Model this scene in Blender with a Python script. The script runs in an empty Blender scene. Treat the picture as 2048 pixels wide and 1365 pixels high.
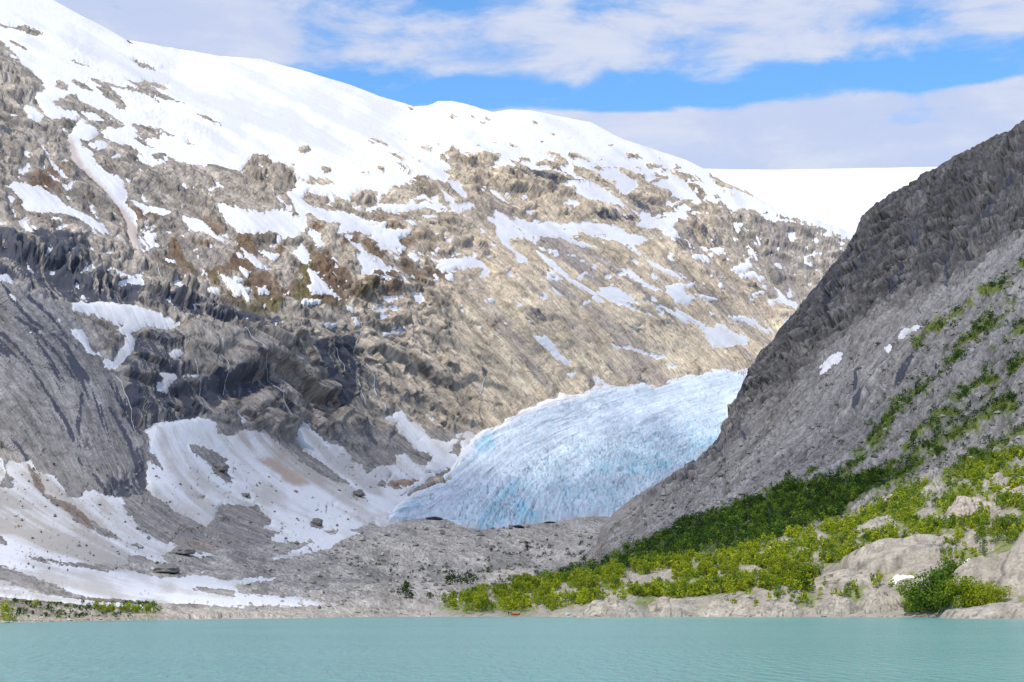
import bpy, bmesh, math, random
import numpy as np
from mathutils import Vector, Matrix

# ------------------------------------------------------------------ camera, sky, sun, exposure
F = 2900.0            # survey scale: 2900 units of bearing per unit of range
EYE = 4.0             # eye height above the lake (m)
CX, CY = 1024.0, 1212.0
scene = bpy.context.scene
col = scene.collection

cam_data = bpy.data.cameras.new('camera')
cam = bpy.data.objects.new('camera', cam_data)
col.objects.link(cam)
cam.location = (0, 0, EYE)
cam.rotation_euler = (math.radians(90), 0, 0)
cam_data.sensor_width = 36.0
cam_data.lens = 36.0 * F / 2048.0
cam_data.shift_y = (CY - 682.5) / 2048.0
cam_data.clip_start = 1.0
cam_data.clip_end = 30000.0
scene.camera = cam

SUN_DIR = np.array([-0.26, -0.60, 0.75]); SUN_DIR = SUN_DIR / np.linalg.norm(SUN_DIR)
SUN_EL = math.asin(SUN_DIR[2])
sun_data = bpy.data.lights.new('sun', 'SUN')
sun_data.energy = 4.0
sun_data.angle = math.radians(0.53)
sun_data.color = (1.0, 0.93, 0.82)
sun = bpy.data.objects.new('sun', sun_data)
col.objects.link(sun)
sun.rotation_euler = Vector(SUN_DIR.tolist()).to_track_quat('Z', 'Y').to_euler()
sun.location = (-500, -300, 3000)

world = bpy.data.worlds.new('World')
scene.world = world
world.use_nodes = True
wn, wl = world.node_tree.nodes, world.node_tree.links
wn.clear()
def W(t, **kw):
    n = wn.new(t)
    for k, v in kw.items():
        setattr(n, k, v)
    return n
def wmath(op, a, b=None, c=None, clamp=False):
    n = W('ShaderNodeMath', operation=op, use_clamp=clamp)
    for i, v in enumerate((a, b, c)):
        if v is None: continue
        if isinstance(v, (int, float)): n.inputs[i].default_value = v
        else: wl.new(v, n.inputs[i])
    return n.outputs[0]
def wramp(v, a, b, lo, hi):
    n = W('ShaderNodeMapRange', interpolation_type='SMOOTHSTEP')
    wl.new(v, n.inputs[0])
    for i, x in enumerate((a, b, lo, hi)): n.inputs[i + 1].default_value = x
    return n.outputs[0]
sky = W('ShaderNodeTexSky', sky_type='NISHITA', sun_disc=False)
sky.sun_elevation = SUN_EL
sky.sun_rotation = math.atan2(SUN_DIR[0], SUN_DIR[1])
sky.altitude = 400.0
sky.air_density = 1.0; sky.dust_density = 0.2; sky.ozone_density = 2.0
skyg = W('ShaderNodeVectorMath', operation='MULTIPLY')
wl.new(sky.outputs[0], skyg.inputs[0])
SKY_STRENGTH = 0.13
skyg.inputs[1].default_value = (SKY_STRENGTH * 0.95, SKY_STRENGTH * 1.45, SKY_STRENGTH * 1.75)
tc = W('ShaderNodeTexCoord')
sep = W('ShaderNodeSeparateXYZ'); wl.new(tc.outputs['Generated'], sep.inputs[0])
sx, sy, sz = sep.outputs
rr = wmath('SQRT', wmath('ADD', wmath('MULTIPLY', sx, sx), wmath('MULTIPLY', sy, sy)))
rr = wmath('MAXIMUM', rr, 0.02)
u = wmath('DIVIDE', sx, rr); w_ = wmath('DIVIDE', sy, rr); v = wmath('MULTIPLY', wmath('DIVIDE', sz, rr), 2.9)
cmb = W('ShaderNodeCombineXYZ'); wl.new(wmath('MULTIPLY', u, 12.0), cmb.inputs[0]); wl.new(wmath('MULTIPLY', w_, 12.0), cmb.inputs[1]); wl.new(wmath('MULTIPLY', v, 11.0), cmb.inputs[2])
nz = W('ShaderNodeTexNoise'); nz.inputs['Scale'].default_value = 1.0; nz.inputs['Detail'].default_value = 9.0; nz.inputs['Roughness'].default_value = 0.58
nz.inputs['Distortion'].default_value = 0.25
wl.new(cmb.outputs[0], nz.inputs['Vector'])
cmb2 = W('ShaderNodeCombineXYZ'); wl.new(wmath('MULTIPLY', u, 3.0), cmb2.inputs[0]); wl.new(wmath('MULTIPLY', w_, 3.0), cmb2.inputs[1]); wl.new(wmath('MULTIPLY', v, 5.0), cmb2.inputs[2])
nz2 = W('ShaderNodeTexNoise'); nz2.inputs['Scale'].default_value = 1.0; nz2.inputs['Detail'].default_value = 5.0
wl.new(cmb2.outputs[0], nz2.inputs['Vector'])
# layered banks of cloud with clear gaps between them, by elevation
vv = wmath('ADD', v, wmath('MULTIPLY', wmath('SUBTRACT', nz2.outputs['Fac'], 0.5), 0.12))
bank = wramp(vv, 0.965, 1.005, 1.0, 0.0)
mid = wmath('MULTIPLY', wramp(vv, 1.03, 1.10, 0.0, 0.62), wramp(vv, 1.15, 1.22, 1.0, 0.62))
west = wramp(u, -0.10, -0.20, 0.0, 0.45)
cl = wmath('ADD', wmath('ADD', bank, mid), west)
cl = wmath('ADD', cl, wmath('MULTIPLY', wmath('SUBTRACT', nz.outputs['Fac'], 0.5), 2.2))
cl = wramp(cl, 0.12, 0.72, 0.0, 1.0)
ccol = W('ShaderNodeMix', data_type='RGBA')
ccol.inputs[6].default_value = (0.585, 0.66, 0.885, 1); ccol.inputs[7].default_value = (0.71, 0.76, 0.90, 1)
wl.new(wramp(nz.outputs['Fac'], 0.40, 0.66, 0.0, 1.0), ccol.inputs[0])
smix = W('ShaderNodeMix', data_type='RGBA')
wl.new(wmath('MULTIPLY', cl, 0.95), smix.inputs[0]); wl.new(skyg.outputs[0], smix.inputs[6]); wl.new(ccol.outputs[2], smix.inputs[7])
bg = W('ShaderNodeBackground'); bg.inputs[1].default_value = 1.0
wl.new(smix.outputs[2], bg.inputs[0])
wo = W('ShaderNodeOutputWorld'); wl.new(bg.outputs[0], wo.inputs[0])

scene.view_settings.view_transform = 'Standard'
scene.view_settings.look = 'None'
scene.view_settings.exposure = 0.0
scene.view_settings.gamma = 1.0
scene.view_settings.use_curve_mapping = False
scene.render.engine = 'CYCLES'
scene.cycles.max_bounces = 5
scene.cycles.transparent_max_bounces = 12

# ------------------------------------------------------------------ numeric helpers
rng = np.random.default_rng(7)
random.seed(7)

def _hash(ix, iy, iz, seed):
    h = (ix.astype(np.int64) * 374761393 + iy.astype(np.int64) * 668265263 + iz.astype(np.int64) * 2147483647 + seed * 974711) & 0xffffffff
    h = ((h ^ (h >> 13)) * 1274126177) & 0xffffffff
    h = ((h ^ (h >> 16)) * 2246822519) & 0xffffffff
    return h ^ (h >> 15)
_G = rng.normal(size=(256, 3)); _G /= np.linalg.norm(_G, axis=1)[:, None]; _G *= 1.5
def noise(x, y, z, seed=0):
    x = np.asarray(x, float); y = np.asarray(y, float); z = np.asarray(z, float) + np.zeros_like(x)
    xi, yi, zi = np.floor(x), np.floor(y), np.floor(z)
    fx, fy, fz = x - xi, y - yi, z - zi
    sx_, sy_, sz_ = [t * t * t * (t * (t * 6 - 15) + 10) for t in (fx, fy, fz)]
    out = 0
    for dx in (0, 1):
        wx = sx_ if dx else 1 - sx_
        for dy in (0, 1):
            wy = sy_ if dy else 1 - sy_
            for dz in (0, 1):
                wz = sz_ if dz else 1 - sz_
                g = _G[_hash(xi + dx, yi + dy, zi + dz, seed) & 255]
                out = out + wx * wy * wz * (g[..., 0] * (fx - dx) + g[..., 1] * (fy - dy) + g[..., 2] * (fz - dz))
    return out
def n3(P, s, seed=0):
    return noise(P[..., 0] / s, P[..., 1] / s, P[..., 2] / s, seed)
def n2(px, py, s, seed=0):
    return noise(px / s, py / s, seed * 7.31 + 0.5, seed)
def fbm2(px, py, s, seed=0, o=4):
    return sum(n2(px, py, s / 2 ** i, seed + i) * 0.5 ** i for i in range(o))
def sstep(x, a, b):
    t = np.clip((x - a) / (b - a), 0, 1)
    return t * t * (3 - 2 * t)

def facets(s_, t_, seed):
    """jointed blocks: a tilted plane per cell (value) and the distance to the joints"""
    ci, cj = np.floor(s_), np.floor(t_); f1 = np.full(s_.shape, 9.0); f2 = f1.copy(); val = np.zeros(s_.shape)
    u_ = lambda i, j, k: _hash(i, j, np.full(i.shape, k), seed) / 4294967295.0
    for di in (-1, 0, 1):
        for dj in (-1, 0, 1):
            i, j = ci + di, cj + dj
            ds, dt = s_ - (i + 0.1 + 0.8 * u_(i, j, 1)), t_ - (j + 0.1 + 0.8 * u_(i, j, 2)); d = np.hypot(ds, dt)
            v_ = (u_(i, j, 3) - 0.5) * 0.9 + (u_(i, j, 4) - 0.5) * 1.8 * ds + (u_(i, j, 5) - 0.65) * 1.8 * dt
            near = d < f1
            f2 = np.where(near, f1, np.minimum(f2, d)); val = np.where(near, v_, val); f1 = np.where(near, d, f1)
    return val, f2 - f1

_TAB = np.random.default_rng(99).uniform(0, 1, (4096, 7))
def facets3(P, seed):
    """jointed blocks in the round: tilted plane per cell, and nearness to the joints"""
    C0 = np.floor(P); f1 = np.full(P.shape[:-1], 9.0); f2 = f1.copy(); val = np.zeros(f1.shape)
    for di in (-1, 0, 1):
        for dj in (-1, 0, 1):
            for dk in (-1, 0, 1):
                c = C0 + (di, dj, dk); r = _TAB[_hash(c[..., 0], c[..., 1], c[..., 2], seed) & 4095]
                dv = P - c - 0.1 - 0.8 * r[..., :3]; d = np.sqrt((dv ** 2).sum(-1)); near = d < f1
                v_ = (r[..., 3] - 0.5) * 0.9 + 1.7 * ((r[..., 4] - 0.5) * dv[..., 0] + (r[..., 5] - 0.5) * dv[..., 1] + (r[..., 6] - 0.6) * dv[..., 2])
                f2 = np.where(near, f1, np.minimum(f2, d)); val = np.where(near, v_, val); f1 = np.where(near, d, f1)
    return val, f2 - f1

class TPS:
    def __init__(s, pts):
        p = np.array(pts, float); s.c = p[:, :2] / 1000.0; val = p[:, 2]
        n = len(p); K = s.U(s.c[:, None, :] - s.c[None, :, :]) + np.eye(n) * 1e-4
        Pm = np.c_[np.ones(n), s.c]; A = np.zeros((n + 3, n + 3))
        A[:n, :n] = K; A[:n, n:] = Pm; A[n:, :n] = Pm.T
        s.w = np.linalg.solve(A, np.r_[val, 0, 0, 0])
    @staticmethod
    def U(d):
        r2 = (d ** 2).sum(-1) + 1e-12
        return 0.5 * r2 * np.log(r2)
    def __call__(s, x, y):
        x = np.asarray(x, float); y = np.asarray(y, float)
        q = np.stack([x.ravel(), y.ravel()], -1) / 1000.0
        out = s.w[-3] + s.w[-2] * q[:, 0] + s.w[-1] * q[:, 1]
        for i in range(len(s.c)):
            out += s.w[i] * s.U(q - s.c[i])
        return out.reshape(x.shape)

def place(px, py, Y):
    return np.stack([(px - CX) * Y / F, Y + 0 * px, EYE + (CY - py) * Y / F], -1)

def poly_sd(px, py, poly, m=26.0):
    """signed distance (inside > 0) to an outline, clipped to +-m outside its box"""
    poly = np.array(poly, float); out = np.full(px.shape, -m)
    lo, hi = poly.min(0) - m, poly.max(0) + m
    sel = (px > lo[0]) & (px < hi[0]) & (py > lo[1]) & (py < hi[1])
    if not sel.any(): return out
    x, y = px[sel], py[sel]
    d2 = np.full(x.shape, 1e12); ins = np.zeros(x.shape, bool)
    for a, b in zip(poly, np.roll(poly, -1, 0)):
        e = b - a; L = e @ e + 1e-9
        t = np.clip(((x - a[0]) * e[0] + (y - a[1]) * e[1]) / L, 0, 1)
        d2 = np.minimum(d2, (x - a[0] - t * e[0]) ** 2 + (y - a[1] - t * e[1]) ** 2)
        if a[1] != b[1]:
            c = ((a[1] > y) != (b[1] > y)) & (x < (b[0] - a[0]) * (y - a[1]) / (b[1] - a[1]) + a[0])
            ins ^= c
    d = np.sqrt(d2)
    out[sel] = np.where(ins, d, -np.minimum(d, m))
    return out
def line_dist(px, py, pts, m=40.0):
    pts = np.array(pts, float); out = np.full(px.shape, m)
    lo, hi = pts.min(0) - m, pts.max(0) + m
    sel = (px > lo[0]) & (px < hi[0]) & (py > lo[1]) & (py < hi[1])
    x, y = px[sel], py[sel]; d2 = np.full(x.shape, m * m)
    for a, b in zip(pts[:-1], pts[1:]):
        e = b - a; L = e @ e + 1e-9
        t = np.clip(((x - a[0]) * e[0] + (y - a[1]) * e[1]) / L, 0, 1)
        d2 = np.minimum(d2, (x - a[0] - t * e[0]) ** 2 + (y - a[1] - t * e[1]) ** 2)
    out[sel] = np.sqrt(d2)
    return out

# flow-aligned grain (water-worn streaks follow the fall line of the slope)
RW, RH = 1024, 683
def grain(stations, steps=26, seed=0, width=1):
    s = np.array(stations, float)
    gx, gy = np.meshgrid(np.arange(RW) * 2.0, np.arange(RH) * 2.0)
    ang = np.arctan2(s[:, 3], s[:, 2])
    a = TPS(np.c_[s[:, 0], s[:, 1], ang])(gx[::8, ::8], gy[::8, ::8])
    a = np.repeat(np.repeat(a, 8, 0), 8, 1)[:RH, :RW]
    dx, dy = np.cos(a), np.sin(a)
    wn_ = np.random.default_rng(seed).normal(size=(RH, RW))
    if width > 1:
        k = width
        for ax in (0, 1):
            wn_ = sum(np.roll(wn_, i, ax) for i in range(-k, k + 1)) / (2 * k + 1) ** 0.5
    acc = wn_.copy(); iy, ix = np.mgrid[0:RH, 0:RW].astype(float)
    for sg in (1, -1):
        x, y = ix.copy(), iy.copy()
        for _ in range(steps):
            jx = np.clip(x.round().astype(int), 0, RW - 1); jy = np.clip(y.round().astype(int), 0, RH - 1)
            x += sg * dx[jy, jx]; y += sg * dy[jy, jx]
            acc += wn_[np.clip(y.round().astype(int), 0, RH - 1), np.clip(x.round().astype(int), 0, RW - 1)]
    acc -= acc.mean(); acc /= acc.std()
    return acc
def rsample(r, px, py):
    x = np.clip(px / 2, 0, RW - 1.001); y = np.clip(py / 2, 0, RH - 1.001)
    xi, yi = x.astype(int), y.astype(int); fx, fy = x - xi, y - yi
    return (r[yi, xi] * (1 - fx) * (1 - fy) + r[yi, xi + 1] * fx * (1 - fy) + r[yi + 1, xi] * (1 - fx) * fy + r[yi + 1, xi + 1] * fx * fy)

def flow_coords(stations):
    """coordinates across / along the fall line: potentials fitted to the flow directions"""
    s = np.array(stations, float); nx, ny = 54, 34
    xs_, ys_ = np.linspace(-320, 2400, nx), np.linspace(-140, 1300, ny); hx, hy = xs_[1] - xs_[0], ys_[1] - ys_[0]
    gx_, gy_ = np.meshgrid(xs_, ys_)
    cgx, cgy = np.clip(gx_, 0, 2048), np.clip(gy_, 0, 1250)
    a = TPS(np.c_[s[:, 0], s[:, 1], np.arctan2(s[:, 3], s[:, 2])])(cgx, cgy)
    fx_, fy_ = np.cos(a), np.sin(a); idx = np.arange(nx * ny).reshape(ny, nx); n = nx * ny
    def solve(ax, ay, nxf, nyf, wgt=0.12):
        A = np.eye(n) * 1e-9; b_ = np.zeros(n)
        i00, i10, i01, i11 = [q.ravel() for q in (idx[:-1, :-1], idx[:-1, 1:], idx[1:, :-1], idx[1:, 1:])]
        av = lambda q: 0.25 * (q[:-1, :-1] + q[:-1, 1:] + q[1:, :-1] + q[1:, 1:]).ravel()
        dxs = [(i00, -.5 / hx), (i10, .5 / hx), (i01, -.5 / hx), (i11, .5 / hx)]; dys = [(i00, -.5 / hy), (i10, -.5 / hy), (i01, .5 / hy), (i11, .5 / hy)]
        for cx_, cy_, rhs, w in ((av(ax), av(ay), 0 * av(ax), 1.0),):
            terms = [(i_, cx_ * k1 + cy_ * k2) for (i_, k1), (_, k2) in zip(dxs, dys)]
            for ia, ca in terms:
                np.add.at(b_, ia, w * ca * rhs)
                for ib, cb in terms: np.add.at(A, (ia, ib), w * ca * cb)
        for i_, j_, h_, g_ in ((idx[:, :-1].ravel(), idx[:, 1:].ravel(), hx, 0.5 * (nxf[:, :-1] + nxf[:, 1:]).ravel()), (idx[:-1].ravel(), idx[1:].ravel(), hy, 0.5 * (nyf[:-1] + nyf[1:]).ravel())):
            k_ = wgt / h_ ** 2
            np.add.at(A, (i_, i_), k_); np.add.at(A, (j_, j_), k_); np.add.at(A, (i_, j_), -k_); np.add.at(A, (j_, i_), -k_)
            np.add.at(b_, j_, k_ * g_ * h_); np.add.at(b_, i_, -k_ * g_ * h_)
        A[0, 0] += 1e-4
        return np.linalg.solve(A, b_).reshape(ny, nx)
    S_, T_ = solve(fx_, fy_, -fy_, fx_), solve(-fy_, fx_, fx_, fy_)
    def f(px, py):
        x = np.clip((px - xs_[0]) / hx, 0, nx - 1.001); y = np.clip((py - ys_[0]) / hy, 0, ny - 1.001)
        xi, yi = x.astype(int), y.astype(int); fx, fy = x - xi, y - yi
        bl = lambda G: G[yi, xi] * (1 - fx) * (1 - fy) + G[yi, xi + 1] * fx * (1 - fy) + G[yi + 1, xi] * (1 - fx) * fy + G[yi + 1, xi + 1] * fx * fy
        return np.stack([bl(S_) * 1.8, bl(T_) * 1.5, 0 * px], -1)
    return f

# ------------------------------------------------------------------ mesh + material helpers
def tag(o, label=None, cat=None, group=None, kind=None):
    if label: o['label'] = label
    if cat: o['category'] = cat
    if group: o['group'] = group
    if kind: o['kind'] = kind
    return o
def link(name, me, mat=None, parent=None):
    o = bpy.data.objects.new(name, me); col.objects.link(o)
    if mat is not None and not me.materials: me.materials.append(mat)
    if parent is not None: o.parent = parent
    return o
def np_mesh(name, V, Q, attrs=None, smooth=True):
    """V (n,3), Q (m,3 or 4) index arrays, attrs: name -> (n,) or (n,3)"""
    me = bpy.data.meshes.new(name)
    V = np.ascontiguousarray(V, np.float32); Q = np.ascontiguousarray(Q, np.int32)
    k = Q.shape[1]
    me.vertices.add(len(V)); me.vertices.foreach_set('co', V.ravel())
    me.loops.add(Q.size); me.loops.foreach_set('vertex_index', Q.ravel())
    me.polygons.add(len(Q)); me.polygons.foreach_set('loop_start', np.arange(len(Q), dtype=np.int32) * k)
    me.polygons.foreach_set('use_smooth', np.full(len(Q), smooth))
    for n, a in (attrs or {}).items():
        a = np.asarray(a, np.float32)
        if n == 'flow':
            at = me.attributes.new(n, 'FLOAT_VECTOR', 'POINT'); at.data.foreach_set('vector', a.ravel())
        elif a.ndim == 2:
            at = me.attributes.new(n, 'FLOAT_COLOR', 'POINT')
            at.data.foreach_set('color', np.c_[a, np.ones(len(a))].astype(np.float32).ravel())
        else:
            at = me.attributes.new(n, 'FLOAT', 'POINT'); at.data.foreach_set('value', a.ravel())
    me.update(calc_edges=True)
    return me
def sub_mesh(name, V, Q, attrs, fmask):
    q = Q[fmask]; used = np.unique(q); rem = np.zeros(len(V), np.int32); rem[used] = np.arange(len(used))
    return np_mesh(name, V[used], rem[q], {k: a[used] for k, a in attrs.items()})
def grid_quads(nr, nc):
    i = np.arange(nr * nc).reshape(nr, nc)
    return np.stack([i[:-1, :-1], i[:-1, 1:], i[1:, 1:], i[1:, :-1]], -1).reshape(-1, 4)
def grid_normals(P):
    du = np.gradient(P, axis=1); dv = np.gradient(P, axis=0)
    n = np.cross(du, dv); n /= np.linalg.norm(n, axis=-1, keepdims=True) + 1e-9
    return n

def ground_mat(name, fine=0.35, var=0.45, bump=0.6, bump_d=1.2, rough=0.9, stretch=None):
    """albedo from the surface's own mineral map, broken up by fine grain; relief by bump"""
    m = bpy.data.materials.new(name); m.use_nodes = True
    nt = m.node_tree; N, L = nt.nodes, nt.links
    b = N['Principled BSDF']; b.inputs['Specular IOR Level'].default_value = 0.25
    at = N.new('ShaderNodeAttribute'); at.attribute_name = 'tone'
    we = N.new('ShaderNodeAttribute'); we.attribute_name = 'wet'
    g = N.new('ShaderNodeTexCoord')
    mp = N.new('ShaderNodeMapping'); L.new(g.outputs['Object'], mp.inputs[0])
    if stretch: mp.inputs['Scale'].default_value = stretch
    n1 = N.new('ShaderNodeTexNoise'); n1.inputs['Scale'].default_value = fine; n1.inputs['Detail'].default_value = 7; n1.inputs['Roughness'].default_value = 0.68
    L.new(mp.outputs[0], n1.inputs['Vector'])
    mr = N.new('ShaderNodeMapRange'); L.new(n1.outputs['Fac'], mr.inputs[0])
    for i, x in enumerate((0.30, 0.70, 1 - var, 1 + var)): mr.inputs[i + 1].default_value = x
    mu = N.new('ShaderNodeVectorMath'); mu.operation = 'SCALE'
    L.new(at.outputs['Color'], mu.inputs[0]); L.new(mr.outputs[0], mu.inputs['Scale'])
    L.new(mu.outputs[0], b.inputs['Base Color'])
    ro = N.new('ShaderNodeMapRange'); L.new(we.outputs['Fac'], ro.inputs[0])
    ro.inputs[3].default_value = rough; ro.inputs[4].default_value = 0.42
    L.new(ro.outputs[0], b.inputs['Roughness'])
    bp = N.new('ShaderNodeBump'); bp.inputs['Strength'].default_value = bump; bp.inputs['Distance'].default_value = bump_d
    L.new(n1.outputs['Fac'], bp.inputs['Height']); L.new(bp.outputs[0], b.inputs['Normal'])
    return m
def rock_mat(name, streak=0.26, grain_=0.26, crack=0.55, bump_d=2.2, wscale=0.16, cell=(20, 44), stone=0.0, stone_px=2.6, wet_col=(0.052, 0.058, 0.082)):
    """bare rock: mineral map x fall-line streaks x grain, thin joints, wet runs; all in slope coordinates"""
    m = bpy.data.materials.new(name); m.use_nodes = True
    nt = m.node_tree; N, L = nt.nodes, nt.links
    b = N['Principled BSDF']; b.inputs['Specular IOR Level'].default_value = 0.15
    at = N.new('ShaderNodeAttribute'); at.attribute_name = 'tone'
    we = N.new('ShaderNodeAttribute'); we.attribute_name = 'wet'
    fl_ = N.new('ShaderNodeAttribute'); fl_.attribute_name = 'flow'
    def tex(sx_, sy_, detail, rough=0.6, dist=0.0):
        mp = N.new('ShaderNodeMapping'); mp.inputs['Scale'].default_value = (1 / sx_, 1 / sy_, 1); L.new(fl_.outputs['Vector'], mp.inputs[0])
        n = N.new('ShaderNodeTexNoise'); n.inputs['Scale'].default_value = 1; n.inputs['Detail'].default_value = detail; n.inputs['Roughness'].default_value = rough; n.inputs['Distortion'].default_value = dist
        L.new(mp.outputs[0], n.inputs['Vector']); return n.outputs['Fac'], n
    def mr(v, a, b_, lo, hi, sm=False):
        n = N.new('ShaderNodeMapRange'); n.interpolation_type = 'SMOOTHSTEP' if sm else 'LINEAR'; L.new(v, n.inputs[0])
        for i, x in enumerate((a, b_, lo, hi)): n.inputs[i + 1].default_value = x
        return n.outputs[0]
    def ma(op, a, b_):
        n = N.new('ShaderNodeMath'); n.operation = op
        for i, v in enumerate((a, b_)):
            if isinstance(v, (int, float)): n.inputs[i].default_value = v
            else: L.new(v, n.inputs[i])
        return n.outputs[0]
    st1, _ = tex(2.6, 46, 3.0); st2, _ = tex(11, 130, 3.0); gr, _ = tex(5.5, 7.5, 6.0, 0.72)
    big, _ = tex(60, 80, 3.0)
    f = ma('MULTIPLY', mr(st1, 0.33, 0.67, 1 - streak, 1 + streak), mr(st2, 0.33, 0.67, 1 - streak * 0.7, 1 + streak * 0.7))
    f = ma('MULTIPLY', f, mr(gr, 0.30, 0.70, 1 - grain_, 1 + grain_))
    def joints(cx_, cy_, w, lo_, hi_):
        v, n = tex(cx_, cy_, 2.5, 0.5, 0.6)
        d = ma('ABSOLUTE', ma('SUBTRACT', v, 0.5), 0.0)
        return ma('MULTIPLY', mr(d, 0.0, w, 1.0, 0.0, True), mr(big, lo_, hi_, 0.0, 1.0, True))
    j1 = joints(cell[0], cell[1] * 2.2, 0.012, 0.36, 0.52); j2 = joints(cell[0] * 3.4, cell[1] * 0.7, 0.010, 0.62, 0.46)
    jj = ma('MAXIMUM', j1, j2)
    f = ma('MULTIPLY', f, mr(jj, 0, 1, 1.0, 1 - crack))
    go = N.new('ShaderNodeTexCoord'); wno = N.new('ShaderNodeTexNoise'); wno.inputs['Scale'].default_value = wscale; wno.inputs['Detail'].default_value = 7; wno.inputs['Roughness'].default_value = 0.66; L.new(go.outputs['Object'], wno.inputs['Vector'])
    f = ma('MULTIPLY', f, mr(wno.outputs['Fac'], 0.30, 0.70, 1 - grain_ * 0.6, 1 + grain_ * 0.6))
    hgt = wno.outputs['Fac']
    if stone:
        mp = N.new('ShaderNodeMapping'); mp.inputs['Scale'].default_value = (1 / stone_px,) * 3; L.new(fl_.outputs['Vector'], mp.inputs[0])
        vo = N.new('ShaderNodeTexVoronoi'); vo.voronoi_dimensions = '2D'; vo.inputs['Scale'].default_value = 1; L.new(mp.outputs[0], vo.inputs['Vector'])
        sc = N.new('ShaderNodeSeparateColor'); L.new(vo.outputs['Color'], sc.inputs[0])
        f = ma('MULTIPLY', f, mr(sc.outputs[0], 0, 1, 1 - stone, 1 + stone))
    mu = N.new('ShaderNodeVectorMath'); mu.operation = 'SCALE'; L.new(at.outputs['Color'], mu.inputs[0]); L.new(f, mu.inputs['Scale'])
    wm = mr(ma('ADD', we.outputs['Fac'], ma('MULTIPLY', ma('SUBTRACT', ma('ADD', ma('MULTIPLY', st1, 0.5), ma('MULTIPLY', st2, 0.5)), 0.5), 1.6)), 0.30, 0.62, 0.0, 1.0, True)
    wm = ma('MULTIPLY', wm, mr(we.outputs['Fac'], 0.05, 0.3, 0.0, 1.0, True))
    mx = N.new('ShaderNodeMix'); mx.data_type = 'RGBA'; L.new(ma('MULTIPLY', wm, 0.92), mx.inputs[0]); L.new(mu.outputs[0], mx.inputs[6]); mx.inputs[7].default_value = (*wet_col, 1)
    L.new(mx.outputs[2], b.inputs['Base Color'])
    L.new(mr(wm, 0, 1, 0.92, 0.62), b.inputs['Roughness'])
    bp = N.new('ShaderNodeBump'); bp.inputs['Strength'].default_value = 0.8; bp.inputs['Distance'].default_value = bump_d
    L.new(hgt, bp.inputs['Height']); L.new(bp.outputs[0], b.inputs['Normal'])
    return m
M_rock = rock_mat('weathered_gneiss')
M_slope = rock_mat('scree_and_gneiss', 0.22, 0.32, 0.55, 0.9, 0.30, (16, 34), 0.0)
M_shore = rock_mat('glaciated_shore_rock', 0.10, 0.25, 0.4, 0.5, 0.6, (26, 30), 0.0)
M_till = rock_mat('valley_till', 0.16, 0.30, 0.35, 0.8, 0.35, (24, 60), 0.25, 2.6)
M_dome = ground_mat('polished_bedrock', 0.9, 0.36, 0.7, 0.45)
M_snow = ground_mat('old_snow', 0.10, 0.05, 0.25, 1.2, 0.8)
M_ice = rock_mat('glacier_ice', 0.09, 0.10, 0.38, 1.0, 0.22, (9, 26))

def simple_mat(name, c, rough=0.7):
    m = bpy.data.materials.new(name); m.use_nodes = True
    nt = m.node_tree; b = nt.nodes['Principled BSDF']; b.inputs['Roughness'].default_value = rough
    n = nt.nodes.new('ShaderNodeTexNoise'); n.inputs['Scale'].default_value = 4; n.inputs['Detail'].default_value = 4
    mx = nt.nodes.new('ShaderNodeMix'); mx.data_type = 'RGBA'
    mx.inputs[6].default_value = (*[x * 0.75 for x in c], 1); mx.inputs[7].default_value = (*[min(1, x * 1.2) for x in c], 1)
    nt.links.new(n.outputs['Fac'], mx.inputs[0]); nt.links.new(mx.outputs[2], b.inputs['Base Color'])
    return m

# ------------------------------------------------------------------ survey of the left mountain and the valley floor
def T(ox, oy, s, pts): return [(ox + x / s, oy + y / s) for x, y in pts]
Z7, Z6 = 2.926, 3.413
def t1(*p): return T(0, 0, Z7, p)
def t2(*p): return T(674, 0, Z7, p)
def t3(*p): return T(1348, 0, Z7, p)
def t4(*p): return T(0, 440, Z7, p)
def t5(*p): return T(674, 440, Z7, p)
def t6(*p): return T(1348, 440, Z7, p)
def b1(*p): return T(0, 850, Z6, p)
def b2(*p): return T(500, 850, Z6, p)
def b3(*p): return T(1000, 850, Z6, p)
def b4(*p): return T(1448, 850, Z6, p)

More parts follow.
